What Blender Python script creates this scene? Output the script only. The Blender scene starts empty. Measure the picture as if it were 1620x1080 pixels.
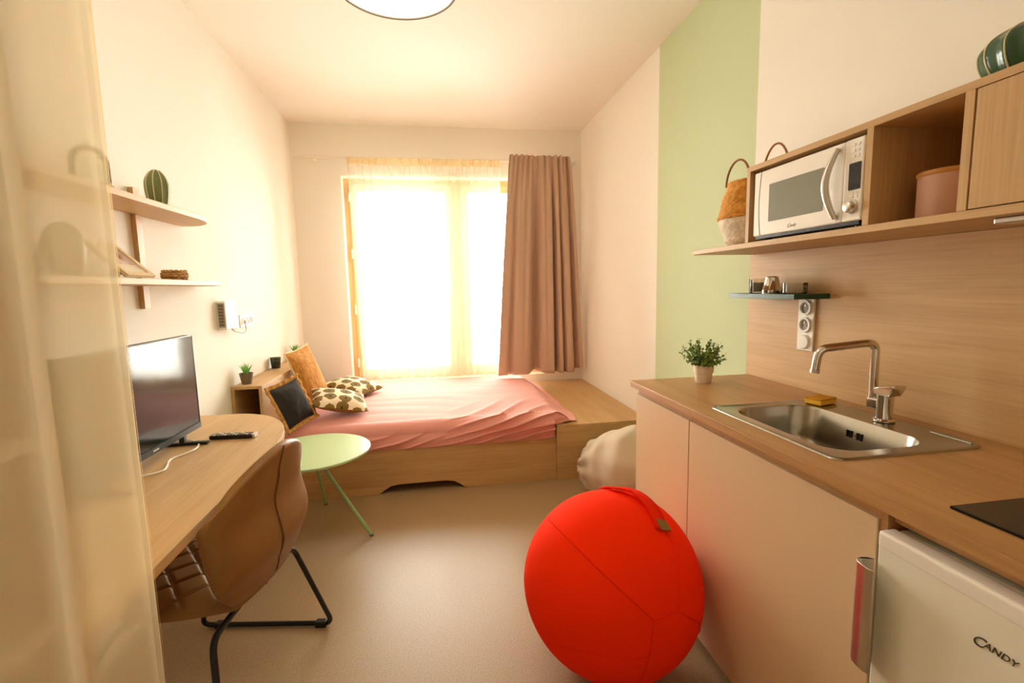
import bpy, math, random
from mathutils import Vector, Matrix, noise
random.seed(4)
SC = bpy.context.scene
COL = SC.collection
PI = math.pi

# ------------------------------------------------------------------ camera
CAM_POS = Vector((0, 0, 1.345))
YAW, PITCH, ROLL, FPX = math.radians(9.085), math.radians(-6.535), math.radians(-1.195), 750.27
cd = bpy.data.cameras.new('camera'); cam = bpy.data.objects.new('camera', cd); COL.objects.link(cam)
cd.sensor_width = 36; cd.lens = FPX / 1620 * 36; cd.clip_start = 0.02
fw = Vector((math.sin(YAW)*math.cos(PITCH), math.cos(YAW)*math.cos(PITCH), math.sin(PITCH)))
rt = Vector((math.cos(YAW), -math.sin(YAW), 0)); upv = rt.cross(fw)
r2 = rt*math.cos(ROLL) + upv*math.sin(ROLL); u2 = -rt*math.sin(ROLL) + upv*math.cos(ROLL)
mw = Matrix((r2, u2, -fw)).transposed().to_4x4(); mw.translation = CAM_POS
cam.matrix_world = mw
SC.camera = cam

# ------------------------------------------------------------------ light
SC.view_settings.view_transform = 'Standard'
SC.view_settings.look = 'None'
SC.view_settings.gamma = 1
SC.view_settings.use_curve_mapping = False
SC.view_settings.exposure = 1.32
SC.cycles.max_bounces = 24
SC.cycles.diffuse_bounces = 16
SC.cycles.glossy_bounces = 6
SC.cycles.transparent_max_bounces = 24
SC.cycles.transmission_bounces = 8
W = bpy.data.worlds.new('sky'); SC.world = W; W.use_nodes = True
bg = W.node_tree.nodes['Background']
bg.inputs[0].default_value = (1.0, 0.988, 0.895, 1)
bg.inputs[1].default_value = 14.0
pl = bpy.data.lights.new('window_portal', 'AREA'); pl.shape = 'RECTANGLE'; pl.size = 1.88; pl.size_y = 1.94
pl.cycles.is_portal = True
po = bpy.data.objects.new('window_portal', pl); COL.objects.link(po)
po.location = (0.135, 5.02, 1.42); po.rotation_euler = (-PI/2, 0, 0)

# ------------------------------------------------------------------ helpers
def srgb(r, g, b):
    f = lambda c: (c/12.92 if c <= .04045 else ((c+.055)/1.055)**2.4)
    return tuple(f(v/255) for v in (r, g, b)) + (1,)

class MB:
    def __init__(s): s.v = []; s.f = []
    def add(s, vs, fs):
        o = len(s.v); s.v += [tuple(p) for p in vs]; s.f += [tuple(i+o for i in f) for f in fs]; return s
    def box(s, x0, x1, y0, y1, z0, z1):
        v = [(x, y, z) for x in (x0, x1) for y in (y0, y1) for z in (z0, z1)]
        return s.add(v, [(0,1,3,2), (4,6,7,5), (0,4,5,1), (2,3,7,6), (0,2,6,4), (1,5,7,3)])
    def prism(s, pts, axis, a, b):
        n = len(pts)
        def mk(p, c): return {'x': (c, p[0], p[1]), 'y': (p[0], c, p[1]), 'z': (p[0], p[1], c)}[axis]
        v = [mk(p, a) for p in pts] + [mk(p, b) for p in pts]
        return s.add(v, [tuple(range(n))[::-1], tuple(range(n, 2*n))] + [(i, (i+1) % n, n+(i+1) % n, n+i) for i in range(n)])
    def grid(s, fn, nu, nv, wrapu=False):
        v = [fn(i/(nu if wrapu else nu-1), j/(nv-1)) for i in range(nu) for j in range(nv)]
        f = [(i*nv+j, ((i+1) % nu)*nv+j, ((i+1) % nu)*nv+j+1, i*nv+j+1) for i in range(nu if wrapu else nu-1) for j in range(nv-1)]
        return s.add(v, f)
    def lathe(s, prof, n=32, c=(0, 0, 0), rf=None, caps=True):
        m = len(prof); v = []
        for i in range(n):
            a = 2*PI*i/n
            for j, (r, z) in enumerate(prof):
                k = rf(a, j/(m-1)) if rf else 1
                v.append((c[0]+r*k*math.cos(a), c[1]+r*k*math.sin(a), c[2]+z))
        f = [(i*m+j, ((i+1) % n)*m+j, ((i+1) % n)*m+j+1, i*m+j+1) for i in range(n) for j in range(m-1)]
        if caps:
            if prof[0][0] > 1e-5: f.append(tuple(i*m for i in range(n))[::-1])
            if prof[-1][0] > 1e-5: f.append(tuple(i*m+m-1 for i in range(n)))
        return s.add(v, f)
    def tube(s, path, r, n=10, closed=False):
        P = [Vector(p) for p in path]; m = len(P); rings = []
        nrm = None; o = len(s.v)
        for i in range(m):
            if closed: t = P[(i+1) % m]-P[i-1]
            else: t = P[min(i+1, m-1)]-P[max(i-1, 0)]
            t.normalize()
            if nrm is None:
                nrm = t.cross(Vector((0, 0, 1)))
                if nrm.length < .1: nrm = t.cross(Vector((1, 0, 0)))
            nrm = (nrm - t*nrm.dot(t)).normalized(); bn = t.cross(nrm)
            rr = r[i] if isinstance(r, (list, tuple)) else r
            for k in range(n):
                a = 2*PI*k/n; rings.append(P[i]+(nrm*math.cos(a)+bn*math.sin(a))*rr)
        f = []
        for i in range(m if closed else m-1):
            for k in range(n):
                f.append((i*n+k, i*n+(k+1) % n, ((i+1) % m)*n+(k+1) % n, ((i+1) % m)*n+k))
        if not closed: f += [tuple(range(n))[::-1], tuple(range((m-1)*n, m*n))]
        return s.add(rings, f)

def fillet(pts, r, n=6):
    P = [Vector(p) for p in pts]; out = [P[0]]
    for i in range(1, len(P)-1):
        a, b, c = P[i-1], P[i], P[i+1]
        d1 = (a-b); d2 = (c-b); k = min(r, d1.length*.48, d2.length*.48)
        p, q = b+d1.normalized()*k, b+d2.normalized()*k
        for j in range(n+1):
            t = j/n; out.append(p*(1-t)**2+b*2*t*(1-t)+q*t*t)
    out.append(P[-1]); return out

def rrect(x0, x1, y0, y1, r, n=6):
    rs = r if isinstance(r, (list, tuple)) else [r]*4; out = []
    for k, (cx, cy, a0) in enumerate(((x1, y1, 0), (x0, y1, 90), (x0, y0, 180), (x1, y0, 270))):
        rr = rs[k]; sx = -1 if cx == x1 else 1; sy = -1 if cy == y1 else 1
        for i in range(n+1):
            a = math.radians(a0+90*i/n); out.append((cx+sx*rr+rr*math.cos(a), cy+sy*rr+rr*math.sin(a)))
    return out

def thing(name, label, cat, loc=(0, 0, 0), rz=0, group=None):
    o = bpy.data.objects.new(name, None); COL.objects.link(o); o.empty_display_size = .05
    o.location = loc; o.rotation_euler = (0, 0, rz)
    o['label'] = label; o['category'] = cat
    if group: o['group'] = group
    return o

def basis_of(o):
    m = Matrix.Identity(4)
    while o is not None:
        m = (Matrix.Translation(o.location) @ o.rotation_euler.to_matrix().to_4x4()) @ m; o = o.parent
    return m

def part(name, mb, mat, parent=None, bevel=0, smooth=False, local=False, loc=None, solid=0, sub=0, seg=2, label=None, kind=None, ang=.7):
    me = bpy.data.meshes.new(name); vs = mb.v
    if loc is not None:
        L = Vector(loc); vs = [tuple(Vector(p)-L) for p in vs]
    elif parent is not None and not local:
        inv = basis_of(parent).inverted(); vs = [tuple(inv @ Vector(p)) for p in vs]
    me.from_pydata(vs, [], mb.f); me.update()
    import bmesh
    b = bmesh.new(); b.from_mesh(me); bmesh.ops.recalc_face_normals(b, faces=b.faces); b.to_mesh(me); b.free()
    o = bpy.data.objects.new(name, me); COL.objects.link(o)
    if loc is not None: o.location = loc
    o.parent = parent
    for m in (mat if isinstance(mat, list) else [mat]): me.materials.append(m)
    if smooth:
        for p in me.polygons: p.use_smooth = True
        me.set_sharp_from_angle(angle=ang)
    if solid:
        d = o.modifiers.new('solidify', 'SOLIDIFY'); d.thickness = solid; d.offset = 0
    if bevel:
        d = o.modifiers.new('bevel', 'BEVEL'); d.width = bevel; d.segments = seg; d.limit_method = 'ANGLE'; d.angle_limit = .6
        d.harden_normals = False
    if sub:
        d = o.modifiers.new('subdivision', 'SUBSURF'); d.levels = sub; d.render_levels = sub
    if label: o['label'] = label
    if kind: o['kind'] = kind
    return o

def single(name, label, cat, mb, mat, loc, group=None, **kw):
    o = part(name, mb, mat, None, loc=loc, **kw); o['label'] = label; o['category'] = cat
    if group: o['group'] = group
    return o

def struct(name, mb, mat, parent=None, **kw):
    return part(name, mb, mat, parent, kind='structure', **kw)

def text_mesh(txt, size, depth, shear=0, spacing=1):
    c = bpy.data.curves.new('txt', 'FONT'); c.body = txt; c.size = size; c.extrude = depth; c.shear = shear; c.space_character = spacing
    c.resolution_u = 4
    o = bpy.data.objects.new('txt', c); COL.objects.link(o)
    dg = bpy.context.evaluated_depsgraph_get(); dg.update()
    me = bpy.data.meshes.new_from_object(o.evaluated_get(dg))
    mb = MB(); mb.add([v.co[:] for v in me.vertices], [tuple(p.vertices) for p in me.polygons])
    bpy.data.objects.remove(o); bpy.data.curves.remove(c); bpy.data.meshes.remove(me)
    return mb

# ------------------------------------------------------------------ materials
def mat(name, col, rough=.6, metal=0, spec=.5, bump=None, var=None, sheen=0, coat=0, trans=0, ior=1.45):
    m = bpy.data.materials.new(name); m.use_nodes = True; nt = m.node_tree; b = nt.nodes['Principled BSDF']
    b.inputs['Base Color'].default_value = col; b.inputs['Roughness'].default_value = rough; b.inputs['Metallic'].default_value = metal
    b.inputs['Specular IOR Level'].default_value = spec; b.inputs['IOR'].default_value = ior
    if sheen: b.inputs['Sheen Weight'].default_value = sheen
    if coat: b.inputs['Coat Weight'].default_value = coat; b.inputs['Coat Roughness'].default_value = .1
    if trans: b.inputs['Transmission Weight'].default_value = trans
    tc = nt.nodes.new('ShaderNodeTexCoord')
    if var:                                                    # (scale, colour2, lo, hi, (sx,sy,sz))
        sc_, c2, lo, hi = var[:4]; sv = var[4] if len(var) > 4 else (1, 1, 1)
        mp = nt.nodes.new('ShaderNodeMapping'); mp.inputs['Scale'].default_value = sv
        n = nt.nodes.new('ShaderNodeTexNoise'); n.inputs['Scale'].default_value = sc_; n.inputs['Detail'].default_value = 5
        r = nt.nodes.new('ShaderNodeValToRGB'); r.color_ramp.elements[0].position = lo; r.color_ramp.elements[1].position = hi
        r.color_ramp.elements[0].color = col; r.color_ramp.elements[1].color = c2
        nt.links.new(tc.outputs['Object'], mp.inputs[0]); nt.links.new(mp.outputs[0], n.inputs['Vector'])
        nt.links.new(n.outputs['Fac'], r.inputs[0]); nt.links.new(r.outputs[0], b.inputs['Base Color'])
    if bump:                                                   # (scale, strength, distance, (sx,sy,sz))
        mp = nt.nodes.new('ShaderNodeMapping'); mp.inputs['Scale'].default_value = bump[3] if len(bump) > 3 else (1, 1, 1)
        n = nt.nodes.new('ShaderNodeTexNoise'); n.inputs['Scale'].default_value = bump[0]; n.inputs['Detail'].default_value = 3
        bp = nt.nodes.new('ShaderNodeBump'); bp.inputs['Strength'].default_value = bump[1]; bp.inputs['Distance'].default_value = bump[2]
        nt.links.new(tc.outputs['Object'], mp.inputs[0]); nt.links.new(mp.outputs[0], n.inputs['Vector'])
        nt.links.new(n.outputs['Fac'], bp.inputs['Height']); nt.links.new(bp.outputs[0], b.inputs['Normal'])
    return m

def wood(name, c1, c2, grain, rough=.45, dark=None):
    """laminate oak: long streaks along the grain axis, two noise layers"""
    m = bpy.data.materials.new(name); m.use_nodes = True; nt = m.node_tree; b = nt.nodes['Principled BSDF']
    b.inputs['Roughness'].default_value = rough; b.inputs['Specular IOR Level'].default_value = .4
    tc = nt.nodes.new('ShaderNodeTexCoord'); L = nt.links.new
    def layer(across, along, detail, dist):
        mp = nt.nodes.new('ShaderNodeMapping'); sc_ = [across]*3; sc_['xyz'.index(grain)] = along
        mp.inputs['Scale'].default_value = sc_
        n = nt.nodes.new('ShaderNodeTexNoise'); n.inputs['Scale'].default_value = 1; n.inputs['Detail'].default_value = detail
        n.inputs['Distortion'].default_value = dist
        L(tc.outputs['Object'], mp.inputs[0]); L(mp.outputs[0], n.inputs['Vector']); return n
    a = layer(14, 1.1, 4, .6); f = layer(160, 4, 3, 0)
    mx = nt.nodes.new('ShaderNodeMath'); mx.operation = 'MULTIPLY_ADD'; mx.inputs[1].default_value = .45
    L(f.outputs['Fac'], mx.inputs[0]); 
    m2 = nt.nodes.new('ShaderNodeMath'); m2.operation = 'MULTIPLY'; m2.inputs[1].default_value = .62
    L(a.outputs['Fac'], m2.inputs[0]); L(m2.outputs[0], mx.inputs[2])
    r = nt.nodes.new('ShaderNodeValToRGB'); r.color_ramp.elements[0].position = .34; r.color_ramp.elements[1].position = .68
    r.color_ramp.elements[0].color = c2; r.color_ramp.elements[1].color = c1
    L(mx.outputs[0], r.inputs[0]); L(r.outputs[0], b.inputs['Base Color'])
    bp = nt.nodes.new('ShaderNodeBump'); bp.inputs['Strength'].default_value = .12; bp.inputs['Distance'].default_value = .001
    L(f.outputs['Fac'], bp.inputs['Height']); L(bp.outputs[0], b.inputs['Normal'])
    return m

def sheer_mat(name, col, clear, tl=.55):
    m = bpy.data.materials.new(name); m.use_nodes = True; nt = m.node_tree; L = nt.links.new
    nt.nodes.remove(nt.nodes['Principled BSDF']); out = nt.nodes['Material Output']
    t = nt.nodes.new('ShaderNodeBsdfTransparent'); d = nt.nodes.new('ShaderNodeBsdfDiffuse'); s = nt.nodes.new('ShaderNodeBsdfTranslucent')
    d.inputs[0].default_value = col; s.inputs[0].default_value = col
    m1 = nt.nodes.new('ShaderNodeMixShader'); m1.inputs[0].default_value = tl
    m2 = nt.nodes.new('ShaderNodeMixShader')
    tc = nt.nodes.new('ShaderNodeTexCoord'); n = nt.nodes.new('ShaderNodeTexNoise'); n.inputs['Scale'].default_value = 60; n.inputs['Detail'].default_value = 2
    mp = nt.nodes.new('ShaderNodeMapping'); mp.inputs['Scale'].default_value = (1, 1, 6)
    r = nt.nodes.new('ShaderNodeMapRange'); r.inputs[3].default_value = 1-clear; r.inputs[4].default_value = 1-clear+.0001
    L(tc.outputs['Object'], mp.inputs[0]); L(mp.outputs[0], n.inputs['Vector']); L(n.outputs['Fac'], r.inputs[0]); L(r.outputs[0], m2.inputs[0])
    L(d.outputs[0], m1.inputs[1]); L(s.outputs[0], m1.inputs[2]); L(t.outputs[0], m2.inputs[1]); L(m1.outputs[0], m2.inputs[2]); L(m2.outputs[0], out.inputs[0])
    return m

def glass_mat(name, tint=(1, 1, 1, 1), gloss=.08):
    m = bpy.data.materials.new(name); m.use_nodes = True; nt = m.node_tree; L = nt.links.new
    nt.nodes.remove(nt.nodes['Principled BSDF']); out = nt.nodes['Material Output']
    t = nt.nodes.new('ShaderNodeBsdfTransparent'); t.inputs[0].default_value = tint
    g = nt.nodes.new('ShaderNodeBsdfGlossy'); g.inputs['Roughness'].default_value = .03
    fr = nt.nodes.new('ShaderNodeFresnel'); fr.inputs[0].default_value = 1.5
    a = nt.nodes.new('ShaderNodeMath'); a.operation = 'ADD'; a.inputs[1].default_value = gloss-.04; a.use_clamp = True
    mx = nt.nodes.new('ShaderNodeMixShader')
    L(fr.outputs[0], a.inputs[0]); L(a.outputs[0], mx.inputs[0]); L(t.outputs[0], mx.inputs[1]); L(g.outputs[0], mx.inputs[2]); L(mx.outputs[0], out.inputs[0])
    return m

OAK1, OAK2 = srgb(204, 168, 116), srgb(182, 144, 92)
CO1, CO2 = srgb(194, 150, 98), srgb(168, 124, 74)
OAKX = wood('oak_grain_x', OAK1, OAK2, 'x'); OAKY = wood('oak_grain_y', OAK1, OAK2, 'y'); OAKZ = wood('oak_grain_z', OAK1, OAK2, 'z')
COAKY = wood('counter_oak_y', CO1, CO2, 'y', .38); COAKX = wood('counter_oak_x', CO1, CO2, 'x', .4)
PANEL = wood('splash_oak', srgb(210, 174, 124), srgb(190, 152, 102), 'y', .5)
WALLM = mat('white_paint', srgb(240, 238, 230), .9, spec=.2, bump=(220, .06, .0006))
CEILM = mat('ceiling_paint', srgb(238, 235, 226), .95, spec=.1)
FLOORM = mat('speckled_vinyl', srgb(146, 120, 84), .40, spec=.5, var=(260, srgb(180, 154, 116), .38, .62), bump=(500, .10, .0006))
WHITE = mat('white_plastic', srgb(238, 234, 224), .35)
WHITEM = mat('white_metal_paint', srgb(236, 232, 222), .4)
GREYP = mat('grey_plastic', srgb(150, 142, 128), .5)
DOORM = mat('cream_laminate', srgb(212, 186, 148), .42, spec=.4, bump=(300, .05, .0004))
FRIDGE = mat('fridge_white', srgb(234, 232, 216), .4, bump=(400, .05, .0004))
STEEL = mat('brushed_steel', srgb(172, 167, 154), .24, 1, bump=(300, .06, .0004, (1, .05, 1)))
CHROME = mat('chrome', srgb(215, 210, 202), .07, 1)
ALU = mat('satin_aluminium', srgb(205, 200, 190), .32, 1)
BLACK = mat('black_plastic', srgb(24, 22, 20), .35)
BLKMET = mat('black_steel', srgb(22, 21, 21), .4)
HOBM = mat('black_glass_ceramic', srgb(14, 12, 11), .12)
DARKG = mat('dark_green_board', srgb(38, 76, 56), .32)
LEATHER = mat('tan_leather', srgb(146, 106, 56), .45, spec=.35, bump=(260, .15, .0008), var=(6, srgb(130, 92, 46), .35, .75))
SEAM = mat('dark_stitching', srgb(110, 72, 38), .7)
STITCH = mat('light_stitching', srgb(186, 152, 106), .8)
MINT = mat('mint_metal_paint', srgb(182, 205, 152), .32)
MINTL = mat('mint_leg_paint', srgb(150, 184, 122), .35)
PINK = mat('pink_cotton', srgb(226, 158, 148), .85, sheen=.15, bump=(700, .12, .0006))
MATT = mat('mattress_ticking', srgb(222, 208, 186), .9)
DRAPE = mat('taupe_drape', srgb(196, 168, 146), .85, sheen=.1, bump=(600, .15, .0008))
BEIGE = mat('beige_canvas', srgb(196, 178, 154), .9, bump=(600, .2, .0008))
SHEERW = sheer_mat('cream_voile_window', srgb(252, 247, 232), .62, .28)
SHEERH = sheer_mat('cream_voile_header', srgb(244, 226, 184), .12)
SHEERL = sheer_mat('cream_voile_wardrobe', srgb(252, 244, 214), .22, .5)
GLASS = glass_mat('clear_glass'); GLASSD = glass_mat('smoked_green_glass', srgb(158, 174, 162)); GLASSB = glass_mat('bottle_glass', srgb(248, 248, 242), .05)
PINE = mat('window_pine', srgb(226, 192, 142), .45, var=(8, srgb(212, 176, 124), .3, .7, (1, 1, .1)))
BRASSW = mat('hinge_white', srgb(226, 220, 206), .4)
TVS = mat('tv_screen_glass', srgb(44, 44, 40), .09, spec=.5, ior=1.38)
TVB = mat('tv_bezel', srgb(34, 36, 34), .3)
JUTE = mat('mustard_jute', srgb(206, 152, 72), .9, var=(90, srgb(170, 114, 42), .4, .65, (1, 1, .25)), bump=(120, .7, .004, (1, 1, .3)))
CREAMF = mat('cream_fringe', srgb(232, 214, 176), .95, bump=(200, .4, .002))
JUTEB = mat('jute_border', srgb(204, 158, 88), .95, var=(60, srgb(176, 124, 58), .4, .65), bump=(160, .7, .003))
BLKLIN = mat('black_linen', srgb(38, 37, 36), .95, var=(30, srgb(56, 54, 52), .4, .7, (1, 1, .15)), bump=(150, .5, .002))
OLIVE = mat('olive_cloth', srgb(140, 108, 48), .9)
TERRAC = mat('taupe_pot', srgb(112, 98, 80), .6)
SOILM = mat('potting_soil', srgb(60, 46, 34), .95)
ALOE = mat('aloe_green', srgb(108, 176, 72), .45, var=(18, srgb(146, 202, 98), .35, .7))
LEAFM = mat('boxwood_green', srgb(88, 124, 40), .45, var=(40, srgb(140, 166, 66), .35, .7))
STEMM = mat('plant_stem', srgb(90, 84, 44), .8)
CACT = mat('cactus_glaze', srgb(116, 128, 76), .25, var=(14, srgb(96, 108, 62), .35, .7))
CACTD = mat('dark_cactus_glaze', srgb(58, 92, 62), .22, var=(14, srgb(44, 76, 50), .35, .7))
CREAMR = mat('cream_rib_glaze', srgb(206, 200, 150), .3)
POTW = mat('white_ceramic', srgb(232, 222, 202), .35)
WICK = mat('wicker', srgb(206, 168, 112), .8, var=(60, srgb(160, 120, 70), .4, .65))
BASKO = mat('mustard_seagrass', srgb(220, 160, 70), .85, var=(50, srgb(190, 126, 44), .35, .65))
BASKW = mat('white_seagrass', srgb(236, 224, 204), .85, var=(50, srgb(208, 190, 164), .35, .65))
ROPE = mat('rope_handle', srgb(150, 100, 60), .85)
PINKC = mat('dusty_pink_ceramic', srgb(200, 158, 138), .5, bump=(40, .05, .001))
LIDW = mat('acacia_lid', srgb(196, 138, 72), .45)
SPONGE_Y = mat('sponge_yellow', srgb(236, 186, 60), .95, bump=(300, .6, .002)); SPONGE_B = mat('scourer_amber', srgb(206, 146, 24), .95, bump=(400, .7, .002))
BALLM = mat('red_knit', srgb(255, 50, 4), .9, spec=.08, bump=(420, .35, .0015))
BALLS = mat('red_knit_seam', srgb(238, 41, 4), .9, spec=.08)
TAGM = mat('olive_leather_tag', srgb(132, 104, 40), .6)
WAX = mat('candle_wax', srgb(150, 146, 122), .5); WAXD = mat('dark_wax', srgb(100, 116, 100), .5)
PHOTO = mat('photo_print', srgb(226, 208, 196), .3, var=(14, srgb(158, 106, 92), .42, .62))
FRAMEW = mat('ash_frame', srgb(226, 206, 170), .5)
BROWNB = mat('brown_easel_board', srgb(122, 82, 44), .7)
VASE = mat('olive_brown_vase', srgb(120, 104, 70), .4)
DARKIN = mat('shadow_gap', srgb(30, 26, 22), .9)
LOGO = mat('dark_grey_lettering', srgb(84, 74, 62), .4, .3); LOGO2 = mat('warm_grey_lettering', srgb(176, 160, 136), .4, .2)
WARD = mat('wardrobe_laminate', srgb(238, 226, 198), .6)
WARDIN = mat('wardrobe_back', srgb(222, 206, 172), .7)
SHADEM = mat('lamp_shade_fabric', srgb(206, 196, 178), .8)
DIFFM = mat('lamp_diffuser', srgb(246, 244, 238), .12, spec=1.0, coat=1)
DIFFM.node_tree.nodes['Principled BSDF'].inputs['Emission Color'].default_value = (1, .95, .84, 1)
DIFFM.node_tree.nodes['Principled BSDF'].inputs['Emission Strength'].default_value = 4.5  # soft glow added to the diffuser to brighten the area near the camera

def wall_right_mat():
    m = bpy.data.materials.new('white_paint_with_mint_band'); m.use_nodes = True; nt = m.node_tree; L = nt.links.new
    b = nt.nodes['Principled BSDF']; b.inputs['Roughness'].default_value = .9; b.inputs['Specular IOR Level'].default_value = .2
    tc = nt.nodes.new('ShaderNodeTexCoord'); sp = nt.nodes.new('ShaderNodeSeparateXYZ'); L(tc.outputs['Object'], sp.inputs[0])
    g1 = nt.nodes.new('ShaderNodeMath'); g1.operation = 'GREATER_THAN'; g1.inputs[1].default_value = 2.043
    g2 = nt.nodes.new('ShaderNodeMath'); g2.operation = 'LESS_THAN'; g2.inputs[1].default_value = 3.012
    g = nt.nodes.new('ShaderNodeMath'); g.operation = 'MULTIPLY'
    L(sp.outputs['Y'], g1.inputs[0]); L(sp.outputs['Y'], g2.inputs[0]); L(g1.outputs[0], g.inputs[0]); L(g2.outputs[0], g.inputs[1])
    mx = nt.nodes.new('ShaderNodeMixRGB'); mx.inputs[1].default_value = srgb(240, 238, 230); mx.inputs[2].default_value = srgb(200, 213, 176)
    L(g.outputs[0], mx.inputs[0]); L(mx.outputs[0], b.inputs['Base Color'])
    return m

def floral_mat():
    m = bpy.data.materials.new('cream_cloth_with_olive_flowers'); m.use_nodes = True; nt = m.node_tree; L = nt.links.new
    b = nt.nodes['Principled BSDF']; b.inputs['Roughness'].default_value = .9
    tc = nt.nodes.new('ShaderNodeTexCoord'); sx = nt.nodes.new('ShaderNodeSeparateXYZ'); mp = nt.nodes.new('ShaderNodeCombineXYZ'); L(tc.outputs['Object'], sx.inputs[0])
    L(sx.outputs['X'], mp.inputs['X']); L(sx.outputs['Z'], mp.inputs['Y'])
    nz = nt.nodes.new('ShaderNodeTexNoise'); nz.inputs['Scale'].default_value = 26; L(mp.outputs[0], nz.inputs['Vector'])
    v = nt.nodes.new('ShaderNodeTexVoronoi'); v.inputs['Scale'].default_value = 10.5; v.voronoi_dimensions = '2D'; v.inputs['Randomness'].default_value = .45
    L(mp.outputs[0], v.inputs['Vector'])
    s = nt.nodes.new('ShaderNodeMath'); s.operation = 'MULTIPLY_ADD'; s.inputs[1].default_value = .34; L(nz.outputs['Fac'], s.inputs[0]); L(v.outputs['Distance'], s.inputs[2])
    r = nt.nodes.new('ShaderNodeValToRGB'); r.color_ramp.interpolation = 'CONSTANT'
    e = r.color_ramp.elements; e[0].position = 0; e[0].color = srgb(40, 38, 36); e[1].position = .265; e[1].color = srgb(128, 104, 44)
    k = e.new(.60); k.color = srgb(240, 226, 196)
    L(s.outputs[0], r.inputs[0]); L(r.outputs[0], b.inputs['Base Color'])
    return m
FLORAL = floral_mat()

# ------------------------------------------------------------------ room shell
XL, XR, YB, YF, ZC = -1.231, 1.473, 4.677, -1.0, 2.847
WX0, WX1, WZ0, WZ1 = -.81, 1.08, .45, 2.39
struct('floor', MB().box(XL-.1, XR+.1, YF-.1, YB+.4, -.1, 0), FLOORM)
struct('ceiling', MB().box(XL-.1, XR+.1, YF-.1, YB+.4, ZC, ZC+.1), CEILM)
struct('wall_left', MB().box(XL-.1, XL, YF-.1, YB+.4, 0, ZC), WALLM)
struct('wall_right', MB().box(XR, XR+.1, YF-.1, YB+.4, 0, ZC), wall_right_mat())
struct('wall_front', MB().box(XL, XR, YF-.1, YF, 0, ZC), WALLM)
wb = MB(); D = .34
wb.box(XL, WX0, YB, YB+D, 0, ZC).box(WX1, XR, YB, YB+D, 0, ZC).box(WX0, WX1, YB, YB+D, WZ1, ZC).box(WX0, WX1, YB, YB+D, 0, WZ0)
struct('wall_back', wb, WALLM)
struct('baseboard_back', MB().box(XL, XR, YB-.012, YB, 0, .07), WHITEM)

# window: pine frame, two leaves, panes, hinges
win = bpy.data.objects.new('window_1', None); COL.objects.link(win); win.location = (.135, 4.84, WZ0); win['kind'] = 'structure'
FY0, FY1 = 4.80, 4.87
def frame_rect(x0, x1, z0, z1, w, y0, y1):
    return MB().box(x0, x0+w, y0, y1, z0, z1).box(x1-w, x1, y0, y1, z0, z1).box(x0+w, x1-w, y0, y1, z1-w, z1).box(x0+w, x1-w, y0, y1, z0, z0+w)
part('window_frame', frame_rect(WX0, WX1, WZ0, WZ1, .045, FY0, FY1), PINE, win)
part('mullion', MB().box(.205, .275, FY0, FY1, WZ0+.045, WZ1-.045), PINE, win)
for (x0, x1) in ((WX0+.047, .203), (.277, WX1-.047)):
    lf = part('window_leaf', frame_rect(x0, x1, WZ0+.047, WZ1-.047, .075, FY0-.02, FY1-.012), PINE, win, bevel=.006)
    part('pane', MB().box(x0+.07, x1-.07, 4.828, 4.834, WZ0+.11, WZ1-.11), GLASS, lf)
part('window_sill', MB().box(WX0, WX1, YB-.004, FY0, WZ0, WZ0+.012), WHITEM, win)
for z in (2.22, 1.69, 1.16, .64):
    part('hinge', MB().lathe([(.009, -.045), (.011, -.04), (.011, .04), (.009, .045)], 12, (WX0+.05, FY0-.026, z)), BRASSW, win, smooth=True)
hd = part('handle', MB().box(.15, .18, FY0-.03, FY0-.02, 1.35, 1.49).tube(fillet([(.165, FY0-.03, 1.42), (.165, FY0-.065, 1.42), (.165, FY0-.065, 1.30)], .02), .009), ALU, win)

# balcony outside
struct('balcony_floor', MB().box(-1.6, 2.2, YB+D, 6.1, .30, .42), mat('balcony_concrete', srgb(200, 196, 186), .9))
ral = thing('balcony_railing', 'wavy-barred metal balcony railing outside the window', 'railing', (.2, 6.0, .42))
part('top_rail', MB().box(-1.5, 2.1, 5.98, 6.02, 1.38, 1.42), WHITEM, ral)
part('bottom_rail', MB().box(-1.5, 2.1, 5.98, 6.02, .46, .49), WHITEM, ral)
part('post', MB().box(-1.5, -1.46, 5.98, 6.02, .42, 1.38), WHITEM, ral); part('post', MB().box(2.06, 2.1, 5.98, 6.02, .42, 1.38), WHITEM, ral)
for i in range(28):
    x = -1.4+i*.123; s = 1 if i % 2 else -1
    part('bar', MB().tube([(x+s*.045*math.sin(2*PI*t/16*2), 6.0, .485+.9*t/16) for t in range(17)], .008, 6), WHITEM, ral, smooth=True)

# curtain rail
rail = thing('curtain_rail', 'thin white curtain rail on wall above the window', 'curtain rail', (.1, 4.63, 2.52))
part('track', MB().box(-1.19, 1.41, 4.595, 4.62, 2.528, 2.545), WHITEM, rail, bevel=.003)
for x in (-1.02, .1, 1.38):
    part('bracket', MB().box(x-.012, x+.012, 4.60, YB, 2.515, 2.53), WHITEM, rail)

def fold_cloth(x0t, x1t, x0b, x1b, zt, zb, y, amp, nf, seed, nu=140, nv=40, gather=.3):
    def fn(u, v):
        xt = x0t+(x1t-x0t)*u; xb = x0b+(x1b-x0b)*u; x = xt+(xb-xt)*v**.8
        w = noise.noise(Vector((u*nf*.55+seed, v*.5, seed)))*1.9
        ph = 2*PI*nf*u+w*1.6
        a = amp*(.45+.55*min(1, v*2.2))
        yy = y+a*math.sin(ph)+a*.35*math.sin(2.3*ph+seed)
        tg = max(0, 1-v*7); yy += tg*amp*.5*math.sin(2*PI*nf*3.2*u)
        return (x+a*.3*math.cos(ph), yy, zt+(zb-zt)*v)
    return MB().grid(fn, nu, nv)

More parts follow.
